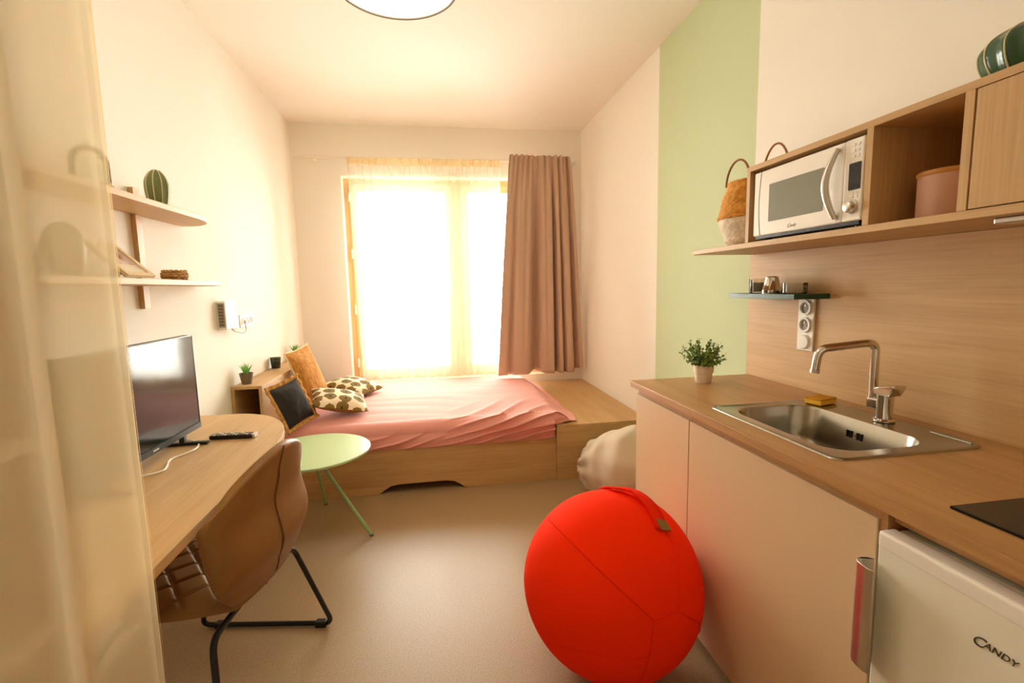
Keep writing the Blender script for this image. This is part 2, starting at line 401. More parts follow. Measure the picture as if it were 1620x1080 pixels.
sh = thing('sheer_curtain', 'translucent cream voile curtain hanging over the bright window', 'curtain', (0, 4.58, .5))
part('voile_panel', fold_cloth(-.735, .655, -.70, .60, 2.47, .50, 4.575, .014, 13, 2.1, 200, 30), SHEERW, sh, smooth=True)
part('header_tape', fold_cloth(-.735, .655, -.735, .655, 2.53, 2.465, 4.572, .012, 16, 5.1, 200, 6), SHEERH, sh, smooth=True)

dr = thing('drape', 'heavy taupe drape gathered on the rail beside the window', 'curtain', (1.05, 4.5, .5))
def gs_(u, c, w): return math.exp(-((u-c)/w)**2)
def drape_fn(u, v):
    # u across, v down : broad panels parted by a few deep folds, gathered at the top
    x0 = .735+(.575-.735)*v**.85; x1 = 1.315+(1.425-1.315)*v**.85
    k = min(1, .25+v*1.2)
    f = .45*gs_(u, .14, .03)+1.3*gs_(u, .44, .06)+1.1*gs_(u, .69, .022)+.7*gs_(u, .79, .018)+.9*gs_(u, .93, .028)
    f += .35*gs_(u, .30, .03)*(1-v)+.3*gs_(u, .58, .02)*(1-v)
    y = 4.475+.115*k*f-.02*math.sin(PI*u)*k+.006*noise.noise(Vector((u*6, v*3, 2)))
    tg = max(0, 1-v*4.5)**1.3
    y += tg*(.014*math.sin(2*PI*13*u+1.8*math.sin(7*u))+.03)
    z = 2.565+(.50-2.565)*v
    if v == 0: z += .006*math.sin(2*PI*11*u)
    z += v**6*(.045*max(0, (u-.86)/.14)+.02*gs_(u, .46, .07))
    return (x0+(x1-x0)*u, y, z)
part('cloth', MB().grid(drape_fn, 220, 60), DRAPE, dr, smooth=True, solid=.004)

# ------------------------------------------------------------------ bed
BFY = 3.11
bed = thing('bed', 'oak laminate bed frame with arched cutout in its front rail', 'bed', (0, 3.9, 0))
def cut(x0, x1, h):
    return [(x0, 0), (x0+.035, h*.45), (x0+.075, h*.85), (x0+.13, h), (x1-.13, h), (x1-.075, h*.85), (x1-.035, h*.45), (x1, 0)]
rail_pts = [(-1.05, .302), (-1.05, 0)] + cut(-.412, .157, .058) + [(.795, 0), (.795, .302)]
part('front_rail', MB().prism(rail_pts, 'y', BFY, BFY+.022), OAKX, bed, bevel=.0015)
part('back_rail', MB().box(-1.05, .795, 4.62, 4.642, 0, .302), OAKX, bed)
part('slat_base', MB().box(-1.05, .795, BFY+.022, 4.62, .282, .300), OAKX, bed)
part('end_panel', MB().box(-1.055, -1.033, BFY, 4.642, 0, .302), OAKY, bed)
fb = thing('foot_box', 'boxy oak platform unit at the foot of the bed', 'storage box', (1.13, 3.9, 0))
part('front_panel', MB().box(.795, XR-.003, 3.098, 3.116, 0, .371), OAKX, fb, bevel=.001)
part('top_panel', MB().box(.797, XR-.003, 3.098, YB-.02, .371, .389), OAKY, fb, bevel=.001)
part('side_panel', MB().box(.797, .815, 3.116, YB-.02, 0, .371), OAKY, fb)
mt = thing('mattress', 'mattress in a rumpled pink fitted sheet on the oak bed', 'mattress', (-.1, 3.87, .302))
part('core', MB().box(-1.02, .78, 3.15, 4.60, .3025, .452), MATT, mt, bevel=.03, seg=4, smooth=True)

def sheet_fn(u, v):
    x = -1.02+(1.99)*u
    # profile along v : back drop, top, front drop
    if v < .08: t = v/.08; y = 4.63; z = .38+.085*t; s = 0
    elif v < .60:
        t = (v-.08)/.52; y = 4.63-(4.63-3.20)*t; z = .465+.022*math.sin(PI*min(1, t*1.02)); s = t
    elif v < .74:
        t = (v-.60)/.14; a = t*PI/2; y = 3.20-.09*math.sin(a); z = .468-.075*(1-math.cos(a)); s = 1
    else:
        t = (v-.74)/.26; y = 3.11-.022*math.sin(t*PI*.9)*(.6+.4*noise.noise(Vector((x*3, 2, 0)))); z = .393-.094*t; s = 1
    N = lambda a, b, c=0: noise.noise(Vector((a, b, c)))
    tv = max(0, min(1, (v-.08)/.52)); fr = max(0, (v-.5)/.5)
    # long shallow creases on top, running mostly across
    q = y*17+x*2.2+2.5*N(x*1.3, y*2.2, 3)
    crease = (abs(math.sin(q))**.7-.6)*.0055*(1 if .1 < v < .7 else .2)*max(0, .35+N(x*.8+5, y*1.5, 1))
    # diagonal pulls on the front side towards the foot corner
    L = y*-1+(.49-z)*1.2
    env = max(0, min(1, (x-.0)/.45))*max(0, min(1, (v-.45)/.2))
    q2 = (x*1.0+(v*2.4))*12+1.8*N(x*2.2, v*3, 7)
    pull = (1-abs(math.sin(q2)))**2.0*.045*env
    env2 = max(0, min(1, (v-.66)/.2))*max(0, .25+.8*N(x*1.8, 9, 2))
    pull += (1-abs(math.sin(x*15+v*16+2*N(x*3, v*2, 4))))**2*.024*env2
    z += crease
    if v < .6: z += pull*.8+.006*N(x*2.5, y*2.5, 8)
    else: y -= pull; z += pull*.4
    # head end tuck
    if u < .03: z -= (.03-u)/.03*.06*(1 if v < .74 else 0)
    # foot end: falls from the mattress onto the box top and crumples
    if x > .78:
        t = min(1, (x-.78)/.17); base = .394+.012*abs(N(x*14, y*6, 5))
        k = t*t*(3-2*t)
        if v < .08: z = .42*(1-k)+(base)*k
        else: z = max(base, z*(1-k)+base*k+.020*(1-abs(math.sin(y*9+3*N(y*2, x*4, 6))))**2*math.sin(PI*min(1, t*1.02)))
        if v > .6: y = max(y, 3.112+.05*t) if v < .9 else 3.118+.05*t
        x += .035*N(y*4, 1, 3)*t-.03*max(0, (y-4.0))*t
    return (x, y, z)
part('fitted_sheet', MB().grid(sheet_fn, 260, 150), PINK, mt, smooth=True, ang=2.5)

hb = thing('headboard_shelf', 'hollow oak headboard box shelf along the wall behind the cushions', 'shelf', (-1.143, 3.63, 0))
HY0, HY1, HZ = 3.03, 4.30, .783
part('top_board', MB().box(XL+.002, -1.055, HY0, HY1, HZ-.018, HZ), OAKY, hb, bevel=.001)
part('front_board', MB().box(-1.075, -1.057, HY0, HY1, 0, HZ-.018), OAKY, hb, bevel=.001)
part('back_board', MB().box(XL+.002, XL+.02, HY0, HY1, 0, HZ-.018), OAKY, hb)
part('shelf_board', MB().box(XL+.02, -1.075, HY0+.01, HY1, .40, .418), OAKY, hb)
part('divider', MB().box(XL+.02, -1.075, 3.66, 3.678, .418, HZ-.018), OAKZ, hb)

# cushions
def cushion(name, label, c, U, V, w, h, t, front, back, border=None, bw=.03, group=None, pinch=.06, seed=1):
    U = Vector(U).normalized(); V = Vector(V); V = (V-U*U.dot(V)).normalized(); N = U.cross(V)
    o = thing(name, label, 'cushion', c, 0, group)
    m = Matrix((U, -N, V)).transposed()
    o.rotation_euler = m.to_euler()
    def surf(sgn, inset=0):
        def fn(a, b):
            x, z = 2*a-1, 2*b-1
            ex = x*(1-pinch*(1-z*z)); ez = z*(1-pinch*(1-x*x))
            hh = max(0, (1-abs(x)**2.6))**.62*max(0, (1-abs(z)**2.6))**.62
            n = noise.noise(Vector((x*1.7+seed, z*1.7, seed)))*.10+noise.noise(Vector((x*4+seed, z*4, seed)))*.04
            return (ex*w/2, -sgn*t/2*hh*(1+n), ez*h/2)
        return MB().grid(fn, 30, 30)
    part('front_cover', surf(1), front, o, local=True, smooth=True, ang=2)
    part('back_cover', surf(-1), back, o, local=True, smooth=True, ang=2)
    if border:
        if bw:
            b = MB()
            n = 24; ring = []
            for k in range(4*n):
                e, q = divmod(k, n); s = 2*q/n-1
                x, z = [(s, -1), (1, s), (-s, 1), (-1, -s)][e]
                ring.append((x*(1-pinch*(1-z*z)), z*(1-pinch*(1-x*x)), x, z))
            def fn(a, bb):
                k = int(round(a*4*n)) % (4*n); ex, ez, x, z = ring[k]
                return ((ex*w/2)+x*bw*bb, .006*math.sin(k*1.3+seed)*bb+(.004 if bb == 0 else 0), (ez*h/2)+z*bw*bb)
            b.grid(fn, 4*n, 4, wrapu=True)
            part('border', b, border, o, local=True, smooth=True, solid=.007, ang=2)
        else:
            n = 24; path = []
            for k in range(4*n):
                e, q = divmod(k, n); s = 2*q/n-1
                x, z = [(s, -1), (1, s), (-s, 1), (-1, -s)][e]
                path.append((x*(1-pinch*(1-z*z))*w/2, 0, z*(1-pinch*(1-x*x))*h/2))
            part('piping', MB().tube(path, .006, 6, True), border, o, local=True, smooth=True)
    return o
cushion('jute_cushion', 'mustard jute cushion with pale piping propped upright on the headboard', (-.955, 3.70, .720), (.233, .957, .10), (-.348, -.086, .933), .33, .44, .11, JUTE, CREAMF, CREAMF, 0, seed=3)
cushion('black_cushion', 'black linen cushion with a wide jute border', (-.925, 3.165, .635), (.356, .927, .118), (-.391, .033, .92), .26, .27, .09, BLKLIN, JUTEB, JUTEB, .028, seed=5)
cushion('floral_cushion', 'olive flower print cushion lying against the black cushion', (-.698, 3.465, .572), (.92, .269, -.22), (-.226, .959, .173), .37, .33, .12, FLORAL, OLIVE, seed=8, group='olive flower print cushions', pinch=.03)
cushion('floral_cushion', 'olive flower print cushion lying in front of the jute cushion', (-.69, 4.03, .560), (.479, .878, -.003), (-.81, .443, .2), .36, .36, .11, FLORAL, OLIVE, seed=11, group='olive flower print cushions', pinch=.03)

# small things on the headboard
def aloe(name, label, loc, rp, hp, lh, n, seed):
    o = thing(name, label, 'plant', loc, 0, 'small potted succulents on the headboard'); rnd = random.Random(seed)
    part('pot', MB().lathe([(0, 0), (rp*.68, 0), (rp, hp), (rp*.9, hp), (rp*.86, hp*.9), (0, hp*.9)], 28), TERRAC, o, local=True, smooth=True)
    part('soil', MB().lathe([(0, hp*.905), (rp*.85, hp*.905)], 20, caps=False), SOILM, o, local=True)
    for i in range(n):
        a = 2*PI*i/n+rnd.uniform(-.3, .3); tilt = rnd.uniform(.15, .75)*(1 if i % 3 else .3); L = lh*rnd.uniform(.75, 1.05)
        path = []; rad = []
        for k in range(6):
            t = k/5; rr = .006+L*t*math.sin(tilt)*(.6+.5*t); path.append((rr*math.cos(a), rr*math.sin(a), hp*.88+L*t*math.cos(tilt*.8))); rad.append(max(.0004, .0068*(1-t**1.6)))
        part('leaf', MB().tube(path, rad, 6), ALOE, o, local=True, smooth=True)
aloe('potted_aloe', 'small green aloe in taupe pot at the open end of the headboard', (-1.172, 3.124, HZ), .04, .068, .075, 16, 1)
aloe('potted_aloe', 'small green aloe showing only leaf tips behind the jute cushion', (-1.165, 4.16, HZ), .04, .068, .075, 16, 2)
cj = thing('candle_glass', 'smoked dark green candle glass on the headboard', 'candle', (-1.185, 3.72, HZ))
part('jar', MB().lathe([(0, 0), (.030, 0), (.0385, .080), (.0365, .080), (.029, .006), (0, .006)], 28), GLASSD, cj, local=True, smooth=True)
part('wax', MB().lathe([(0, .007), (.0285, .007), (.0335, .055), (0, .055)], 24), WAXD, cj, local=True, smooth=True)

# ------------------------------------------------------------------ left wall: shelves, router, sockets
def wall_shelf(name, label, z, y1, extra=0):
    o = thing(name, label, 'shelf', (-1.13, 2.0, z)); x0, x1 = XL+.001, -1.035
    pts = [(x0, 1.45), (x1, 1.45)]
    r = .17
    for k in range(13):
        a = PI/2*k/12; pts.append((x1-r+r*math.cos(a), y1-.26+.26*math.sin(a)))
    pts.append((x0, y1))
    part('board', MB().prism(pts, 'z', z-.022, z), OAKY, o, bevel=.0015)
    return o
wall_shelf('wall_shelf', 'upper oak wall shelf with rounded end, cactus standing on it', 1.70, 2.64)
wall_shelf('wall_shelf', 'lower oak wall shelf with rounded end, picture frame leaning on it', 1.404, 2.74)
for y, lab in ((2.255, 'oak shelf upright on wall behind the picture frame'), (1.55, 'oak shelf upright on wall near the glass cloche')):
    br = thing('shelf_bracket', lab, 'bracket', (XL, y, 1.286), 0, 'uprights of the wall shelves')
    part('upright', MB().box(XL+.0005, XL+.020, y-.022, y+.022, 1.286, 1.382).box(XL+.0005, XL+.020, y-.022, y+.022, 1.404, 1.678).box(XL+.0005, XL+.020, y-.022, y+.022, 1.70, 1.787), OAKZ, br, bevel=.001)
    part('screw', MB().lathe([(0, 0), (.004, 0), (.004, .003), (0, .003)], 10, (XL+.019, y-.023, 1.50)), ALU, br)

def ribbed_cactus(name, label, loc, r, h, matb, nr=9, squash=1):
    o = thing(name, label, 'ceramic cactus', loc)
    def rad(t): return r*(.62+.38*math.sin(PI*min(1, .12+t*.72)))*math.sqrt(max(0, 1-max(0, (t-.55)/.45)**2.2))
    prof = [(0, 0)]+[(rad(k/22)*(1 if k < 22 else 0), h*k/22) for k in range(23)]
    part('body', MB().lathe(prof, 72, rf=lambda a, t: 1-.07*(1-abs(math.cos(nr*a/2)))), matb, o, local=True, smooth=True, ang=2)
    for i in range(nr):
        a = 2*PI*i/nr
        path = [((rad(k/22)+.0004)*math.cos(a), (rad(k/22)+.0004)*math.sin(a), h*k/22) for k in range(0, 23)]
        part('rib_line', MB().tube(path, .0019, 6), CREAMR, o, local=True, smooth=True)
    return o
ribbed_cactus('ceramic_cactus', 'olive green ceramic cactus ornament on the upper wall shelf', (-1.085, 2.165, 1.70), .041, .142, CACT)
cl = thing('glass_cloche', 'glass cloche on small wooden base, half hidden behind the wardrobe curtain', 'cloche', (-1.14, 1.872, 1.70))
part('wood_base', MB().lathe([(0, 0), (.062, 0), (.065, .008), (.062, .02), (0, .02)], 32), LIDW, cl, local=True, smooth=True)
part('glass_dome', MB().lathe([(.055, .02)]+[(.055*math.cos(a), .095+.055*math.sin(a)) for a in [PI/2*k/10 for k in range(11)]], 32, caps=False), GLASSB, cl, local=True, smooth=True)
part('knob', MB().lathe([(0, .15), (.008, .152), (.010, .16), (.006, .168), (0, .17)], 16), WHITE, cl, local=True, smooth=True)

pf = thing('picture_frame', 'pale wood picture frame reclining on the lower wall shelf', 'picture frame', (-1.07, 1.98, 1.404))
# plane: bottom edge along Y at the shelf front, leaning back to the wall
bp0 = Vector((-1.052, 1.85, 1.407)); up_ = Vector((-.150, .03, .128)); al = Vector((0, .165, 0)); nn = al.cross(up_).normalized()*-1
if nn.x < 0: nn = -nn
def fq(a0, a1, b0, b1, d0, d1):
    vs = []
    for a in (a0, a1):
        for b in (b0, b1):
            for d in (d0, d1): vs.append(bp0+al*a+up_*b+nn*d)
    return vs
BXF = [(0,1,3,2), (4,6,7,5), (0,4,5,1), (2,3,7,6), (0,2,6,4), (1,5,7,3)]
fm = MB()
for q in ((0, .13, 0, 1), (.87, 1, 0, 1), (.13, .87, 0, .09), (.13, .87, .91, 1)): fm.add(fq(*q, 0, .012), BXF)
part('frame', fm, FRAMEW, pf); part('photo', MB().add(fq(.12, .88, .08, .92, .003, .006), BXF), PHOTO, pf)
part('mat_board', MB().add(fq(.12, .88, .08, .34, .0062, .0066), BXF), POTW, pf)
part('back_board', MB().add(fq(.03, .97, .03, .97, -.004, 0), BXF), BROWNB, pf)
part('easel_strut', MB().add([(-1.155, 1.90, 1.405), (-1.155, 1.98, 1.405), (-1.118, 1.93, 1.452), (-1.118, 1.98, 1.452), (-1.160, 1.90, 1.405), (-1.160, 1.98, 1.405), (-1.123, 1.93, 1.454), (-1.123, 1.98, 1.454)],
     [(0,1,3,2), (4,6,7,5), (0,4,5,1), (2,3,7,6), (0,2,6,4), (1,5,7,3)]), BROWNB, pf)
part('clip', MB().tube([(-1.14, 1.885, 1.458), (-1.145, 1.88, 1.468), (-1.138, 1.876, 1.474)], .002, 6), BLKMET, pf)
wbw = thing('wicker_ring_bowl', 'small braided wicker bowl on the lower wall shelf', 'bowl', (-1.10, 2.262, 1.404))
part('bowl_body', MB().lathe([(0, .002), (.036, .002), (.043, .015), (.044, .028), (.038, .036), (.030, .03), (.028, .012), (0, .010)], 36), WICK, wbw, local=True, smooth=True)
for lv in range(4):
    zz = .006+lv*.0105; rr = .038+.006*math.sin(PI*(lv+.6)/4)
    path = [((rr+.003*math.sin(14*a+lv*PI))*math.cos(a), (rr+.003*math.sin(14*a+lv*PI))*math.sin(a), zz+.002*math.cos(14*a)) for a in [2*PI*k/84 for k in range(84)]]
    part('braid', MB().tube(path, .0052, 6, True), WICK, wbw, local=True, smooth=True)
vs_ = thing('oval_vase', 'oval olive-brown vase on lower wall shelf, seen through the wardrobe curtain', 'vase', (-1.125, 1.69, 1.404))
part('vase_body', MB().lathe([(0, 0), (.030, 0), (.046, .035), (.055, .085), (.050, .125), (.034, .152), (.02, .165), (.016, .165), (.03, .148), (0, .14)], 36), VASE, vs_, local=True, smooth=True)

rou = thing('router_box', 'white box with grey slotted side mounted on the wall above the headboard', 'router', (XL, 3.02, 1.13))
part('case', MB().box(XL, XL+.046, 2.94, 3.09, 1.135, 1.30), WHITE, rou, bevel=.006)
part('side_grille', MB().box(XL+.008, XL+.040, 2.9375, 2.9405, 1.150, 1.287), GREYP, rou)
for k in range(7): part('grille_slat', MB().box(XL+.012, XL+.036, 2.935, 2.938, 1.160+k*.018, 1.168+k*.018), TERRAC, rou)
part('cable', MB().tube(fillet([(XL+.02, 3.06, 1.137), (XL+.03, 3.08, 1.115), (XL+.035, 3.2, 1.092), (XL+.03, 3.27, 1.105), (XL+.02, 3.275, 1.17)], .04), .003, 6), GREYP, rou, smooth=True)
def socket_plate(name, label, y0, n, z, switch=False):
    o = thing(name, label, 'switch' if switch else 'socket', (XL, y0, z-.04))
    part('plate', MB().box(XL, XL+.010, y0, y0+.072*n+.008, z-.041, z+.041), WHITE, o, bevel=.004)
    for k in range(n):
        yc = y0+.04+.072*k
        if switch: part('rocker', MB().box(XL+.008, XL+.014, yc-.026, yc+.026, z-.028, z+.028), WHITE, o, bevel=.003)
        else:
            sk = MB().lathe([(.026, 0), (.026, .004), (.020, .004), (.019, -.004), (0, -.004)], 24)
            sk.v = [(XL+.0095+p[2], yc+p[0], z+p[1]) for p in sk.v]
            so = part('socket', sk, WHITE, o, smooth=True)
            fc = MB().lathe([(0, 0), (.0185, 0)], 20, caps=False); fc.v = [(XL+.0105, yc+p[0], z+p[1]) for p in fc.v]
            part('socket_face', fc, GREYP, so)
            part('earth_pin', MB().box(XL+.010, XL+.016, yc-.003, yc+.003, z+.004, z+.010), ALU, so)
socket_plate('switch_plate', 'white wall plate with a thin lead between router and sockets', 3.13, 1, 1.165, True)
socket_plate('wall_socket', 'triple white wall socket plate beside the router above the headboard', 3.235, 3, 1.165)

# ------------------------------------------------------------------ desk, tv, remote
DZ = .74
desk = thing('desk', 'long oak desk top with rounded end along the left wall', 'desk', (-.93, 1.7, 0))
dp = [(XL+.002, .895), (-.640, .895), (-.643, 1.2), (-.646, 1.5), (-.650, 1.75)]
for k in range(17):
    a = PI/2*k/16; dp.append((-1.05+.402*math.cos(a)**.9, 1.93+.60*math.sin(a)))
dp += [(XL+.002, 2.53)]
part('desk_top', MB().prism(dp, 'z', DZ-.028, DZ), OAKY, desk, bevel=.0015)
part('apron', MB().box(XL+.05, XL+.07, .93, 2.40, .62, DZ-.028), OAKY, desk)
for y in (.95, 2.30): part('leg', MB().box(XL+.06, XL+.10, y, y+.04, 0, DZ-.028), OAKZ, desk)
part('leg', MB().box(-.72, -.68, .93, .97, 0, DZ-.028), OAKZ, desk)

tv = thing('television', 'flat television with glossy dark screen standing on the desk', 'television', (-1.02, 1.80, DZ))
TX, TY0, TY1, TZ0, TZ1 = -1.004, 1.44, 2.15, .785, 1.176
part('housing', MB().box(TX-.035, TX-.003, TY0, TY1, TZ0, TZ1).box(TX-.065, TX-.035, TY0+.12, TY1-.12, TZ0+.02, TZ0+.22), TVB, tv, bevel=.003)
part('screen', MB().box(TX-.003, TX+.0005, TY0+.004, TY1-.004, TZ0+.024, TZ1-.004), TVS, tv)
bz = part('bezel', MB().box(TX-.003, TX+.004, TY0, TY1, TZ0, TZ0+.022).box(TX-.003, TX+.002, TY0, TY0+.004, TZ0+.022, TZ1).box(TX-.003, TX+.002, TY1-.004, TY1, TZ0+.022, TZ1).box(TX-.003, TX+.002, TY0, TY1, TZ1-.004, TZ1), TVB, tv)
part('brand_bar', MB().box(TX+.004, TX+.0046, 1.80, 1.835, TZ0+.008, TZ0+.014), ALU, bz)
for y in (1.56, 2.04):
    ft = part('foot', MB().box(TX-.11, TX+.075, y-.012, y+.012, DZ, DZ+.013).box(TX-.028, TX-.008, y-.012, y+.012, DZ+.01, TZ0+.01), BLACK, tv, bevel=.003)
part('power_cable', MB().tube(fillet([(-1.10, 2.12, DZ+.004), (-1.02, 2.10, DZ+.004), (-.955, 2.03, DZ+.004), (-.94, 1.95, DZ+.004), (-.985, 1.86, DZ+.004), (-.955, 1.79, DZ+.004), (-.94, 1.74, DZ+.004), (-.98, 1.70, DZ+.004), (-1.06, 1.70, DZ+.004)], .05, 8), .0035, 8), WHITE, tv, smooth=True, label='white power cable')
rm = thing('remote_control', 'black remote control lying on the oak desk', 'remote control', (-.858, 2.10, DZ), math.radians(-4))
part('body', MB().prism(rrect(-.092, .092, -.022, .022, .014, 5), 'z', .001, .017), BLACK, rm, local=True, bevel=.005, seg=3, smooth=True)
for i in range(10):
    for j in range(3):
        part('button', MB().lathe([(0, .017), (.0045, .017), (.0038, .0195), (0, .0195)], 8, (-.07+i*.0145, -.012+j*.012, 0)), GREYP if (i+j) % 3 else WHITE, rm, local=True)
part('end_cap', MB().prism(rrect(.080, .0925, -.020, .020, .004, 3), 'z', .003, .0178), ALU, rm, local=True)

# ------------------------------------------------------------------ chair
ch = thing('desk_chair', 'tan leather bucket chair with quilted seat and black sled base', 'chair', (-.666, 1.555, 0), math.radians(80.4))
def lerp_tab(tab, z):
    if z <= tab[0][0]: return tab[0][1]
    for (a, va), (b, vb) in zip(tab, tab[1:]):
        if z <= b:
            t = (z-a)/(b-a); t = t*t*(3-2*t); return va+(vb-va)*t
    return tab[-1][1]
YBK = [(.42, -.085), (.447, -.105), (.50, -.140), (.59, -.166), (.71, -.148), (.80, -.165), (.89, -.183)]
AW = [(.42, .19), (.46, .215), (.58, .250), (.70, .245), (.80, .228), (.89, .195)]
def shell_pt(s, t, off=0):
    z1 = .882-.100*abs(s)**1.7; z0 = .430
    k = max(0, 1-abs(s)**3.2)**.5; zm = .700
    z1 = zm+(z1-zm)*k; z0 = zm+(z0-zm)*k
    z = z0+(z1-z0)*t
    th = s*math.radians(96)*(.84+.16*math.sin(PI*min(1, max(0, (z-.40)/.50))))
    a = lerp_tab(AW, z)+off; yb = lerp_tab(YBK, z)-off; d = .068
    return Vector((a*math.sin(th), yb+(d+off)*(1-math.cos(th)), z))
part('shell', MB().grid(lambda u, v: shell_pt(2*u-1, v), 41, 21), LEATHER, ch, local=True, smooth=True, solid=.034, bevel=0, sub=2, ang=3)
for s in (-.08,):
    part('back_seam', MB().tube([shell_pt(s, t/24, .0185) for t in range(0, 25)], .0028, 6), SEAM, ch, local=True, smooth=True)
def seat_fn(u, v):
    x, y = 2*u-1, 2*v-1
    w = .225*(1-.10*max(0, -y)); X = w*x*math.sqrt(1-.22*y*y); Y = .075+.205*y*math.sqrt(1-.22*x*x)
    e = max(0, 1-abs(x)**4)**.5*max(0, 1-abs(y)**4)**.5
    p1 = abs(math.sin((X+Y)*PI/.115)); p2 = abs(math.sin((X-Y)*PI/.115))
    q = min(1, p1*2.6)*min(1, p2*2.6)
    return (X, Y, .450+.045*e+.010*(q-1)*e+.012*y*y*e)
part('seat_pad', MB().grid(seat_fn, 110, 110), LEATHER, ch, local=True, smooth=True, ang=3)
st = MB()
for k in range(-4, 6):
    for sg in (1, -1):
        path = []
        for i in range(41):
            X = -.22+.44*i/40; Y = k*.115-sg*X
            yy = (Y-.075)/.205; xx = X/.225
            if abs(yy) < .74 and abs(xx) < .74:
                e = max(0, 1-abs(xx)**4)**.5*max(0, 1-abs(yy)**4)**.5
                path.append((X, Y, .4415+.045*e+.012*yy*yy*e))
        if len(path) > 3: st.tube(path, .0011, 4)
part('quilt_stitching', st, STITCH, ch, local=True)
def seat_under(u, v):
    a = 2*PI*u; r = v
    k = (abs(math.cos(a))**3+abs(math.sin(a))**3)**(-1/3)
    return (.215*k*r*math.cos(a), .085+.185*k*r*math.sin(a), .420+.040*r**4)
part('seat_shell', MB().grid(seat_under, 48, 10, wrapu=True), LEATHER, ch, local=True, smooth=True, ang=3)
for s in (-1, 1):
    path = fillet([(0, -.06, .412), (s*.235, -.07, .405), (s*.349, -.152, .012), (s*.349, .378, .012), (s*.235, .22, .405), (0, .20, .412)], .04, 7)
    sl = part('sled_leg', MB().tube(path, .0095, 10), BLKMET, ch, local=True, smooth=True)
    for y in (-.105, .30): part('glide', MB().box(s*.349-.014, s*.349+.014, y-.022, y+.022, .0, .024), BLACK, sl, local=True, bevel=.004)

# ------------------------------------------------------------------ green side table
tb = thing('side_table', 'round mint green metal side table with tripod legs', 'table', (-.70, 2.69, 0))
part('table_top', MB().lathe([(0, .456), (.300, .456), (.307, .460), (.307, .468), (.304, .471), (0, .471)], 72, (-.70, 2.69, 0)), MINT, tb, smooth=True)
part('hub', MB().lathe([(0, .425), (.03, .43), (.034, .456), (0, .456)], 24, (-.70, 2.69, 0)), MINTL, tb, smooth=True)
for (fx, fy) in ((-.395, 2.574), (-.731, 3.026), (-.962, 2.50)):
    d = (Vector((fx, fy, 0))-Vector((-.70, 2.69, 0))).normalized()
    lg = part('leg', MB().tube([Vector((-.70, 2.69, .445))+d*.01, Vector((fx, fy, .006))], .0095, 12), MINTL, tb, smooth=True)
    part('foot_cap', MB().lathe([(0, 0), (.011, 0), (.011, .01), (0, .012)], 12, (fx, fy, 0)), TERRAC, lg)

# ------------------------------------------------------------------ red ball, bean bag
BC = Vector((.578, 1.5, .308)); BR = .308
bl_ = thing('sitting_ball', 'big red-orange knit covered sitting ball on the floor', 'sitting ball', (BC.x, BC.y, 0))
def ball_fn(u, v):
    a = 2*PI*u; p = PI*(v-.5)
    d = Vector((math.cos(p)*math.cos(a), math.cos(p)*math.sin(a), math.sin(p)))
    r = BR*(1+.012*noise.noise(d*1.7))
    q = BC+d*r; q.z = max(.0005, q.z); return q
part('cover', MB().grid(ball_fn, 72, 49, wrapu=True), BALLM, bl_, smooth=True, ang=3)
def on_ball(pts, off=0, n=8):
    out = []
    P = [Vector(p).normalized() for p in pts]
    for a, b in zip(P, P[1:]):
        for k in range(n): 
            d = (a*(1-k/n)+b*(k/n)).normalized(); out.append(BC+d*(BR*(1+.012*noise.noise(d*1.7))+off))
    d = P[-1]; out.append(BC+d*(BR*(1+.012*noise.noise(d*1.7))+off)); return out
for pts in ([(-.675, .32, .665), (-.596, -.318, .738), (-.433, -.646, .629), (-.223, -.858, .462), (.045, -.976, .212)],
            [(.045, -.976, .212), (.319, -.919, .231), (.415, -.768, .487), (.458, -.554, .696), (.396, -.451, .8)],
            [(.045, -.976, .212), (.011, -1, .016), (-.002, -.99, -.14), (-.05, -.8, -.6)],
            [(.319, -.919, .231), (.628, -.777, -.045), (.75, -.5, -.4)],
            [(-.9, -.35, -.2), (-.779, -.59, -.212), (-.452, -.882, -.133), (-.002, -.99, -.14)]):
    part('seam', MB().tube(on_ball(pts, -.0008), .0028, 6), BALLS, bl_, smooth=True)
sp_ = on_ball([(.10, .45, .89), (.136, .198, .971), (.287, .024, .958), (.344, -.182, .921), (.36, -.35, .865), (.371, -.46, .807)], 0, 6)
sv = []; n_ = len(sp_)
for i, p in enumerate(sp_):
    t = (sp_[min(i+1, n_-1)]-sp_[max(i-1, 0)]).normalized(); nr = (p-BC).normalized(); sd = t.cross(nr)
    lift = .004+.014*math.sin(PI*i/(n_-1))
    for w_ in (-.026, .026): sv.append(p+nr*lift+sd*w_)
part('carry_strap', MB().add(sv, [(2*i, 2*i+1, 2*i+3, 2*i+2) for i in range(n_-1)]), BALLS, bl_, smooth=True, solid=.006)
tg = Vector((.39, -.406, .826)).normalized(); t1 = (Vector((.371, -.46, .807))-Vector((.36, -.35, .865))).normalized(); t1 = (t1-tg*tg.dot(t1)).normalized(); t2 = tg.cross(t1)
tc_ = BC+tg*(BR+.010)
part('leather_tag', MB().add([tc_+t1*a+t2*b+tg*c for a in (-.030, .026) for b in (-.021, .021) for c in (0, .004)], BXF), TAGM, bl_, bevel=.001)

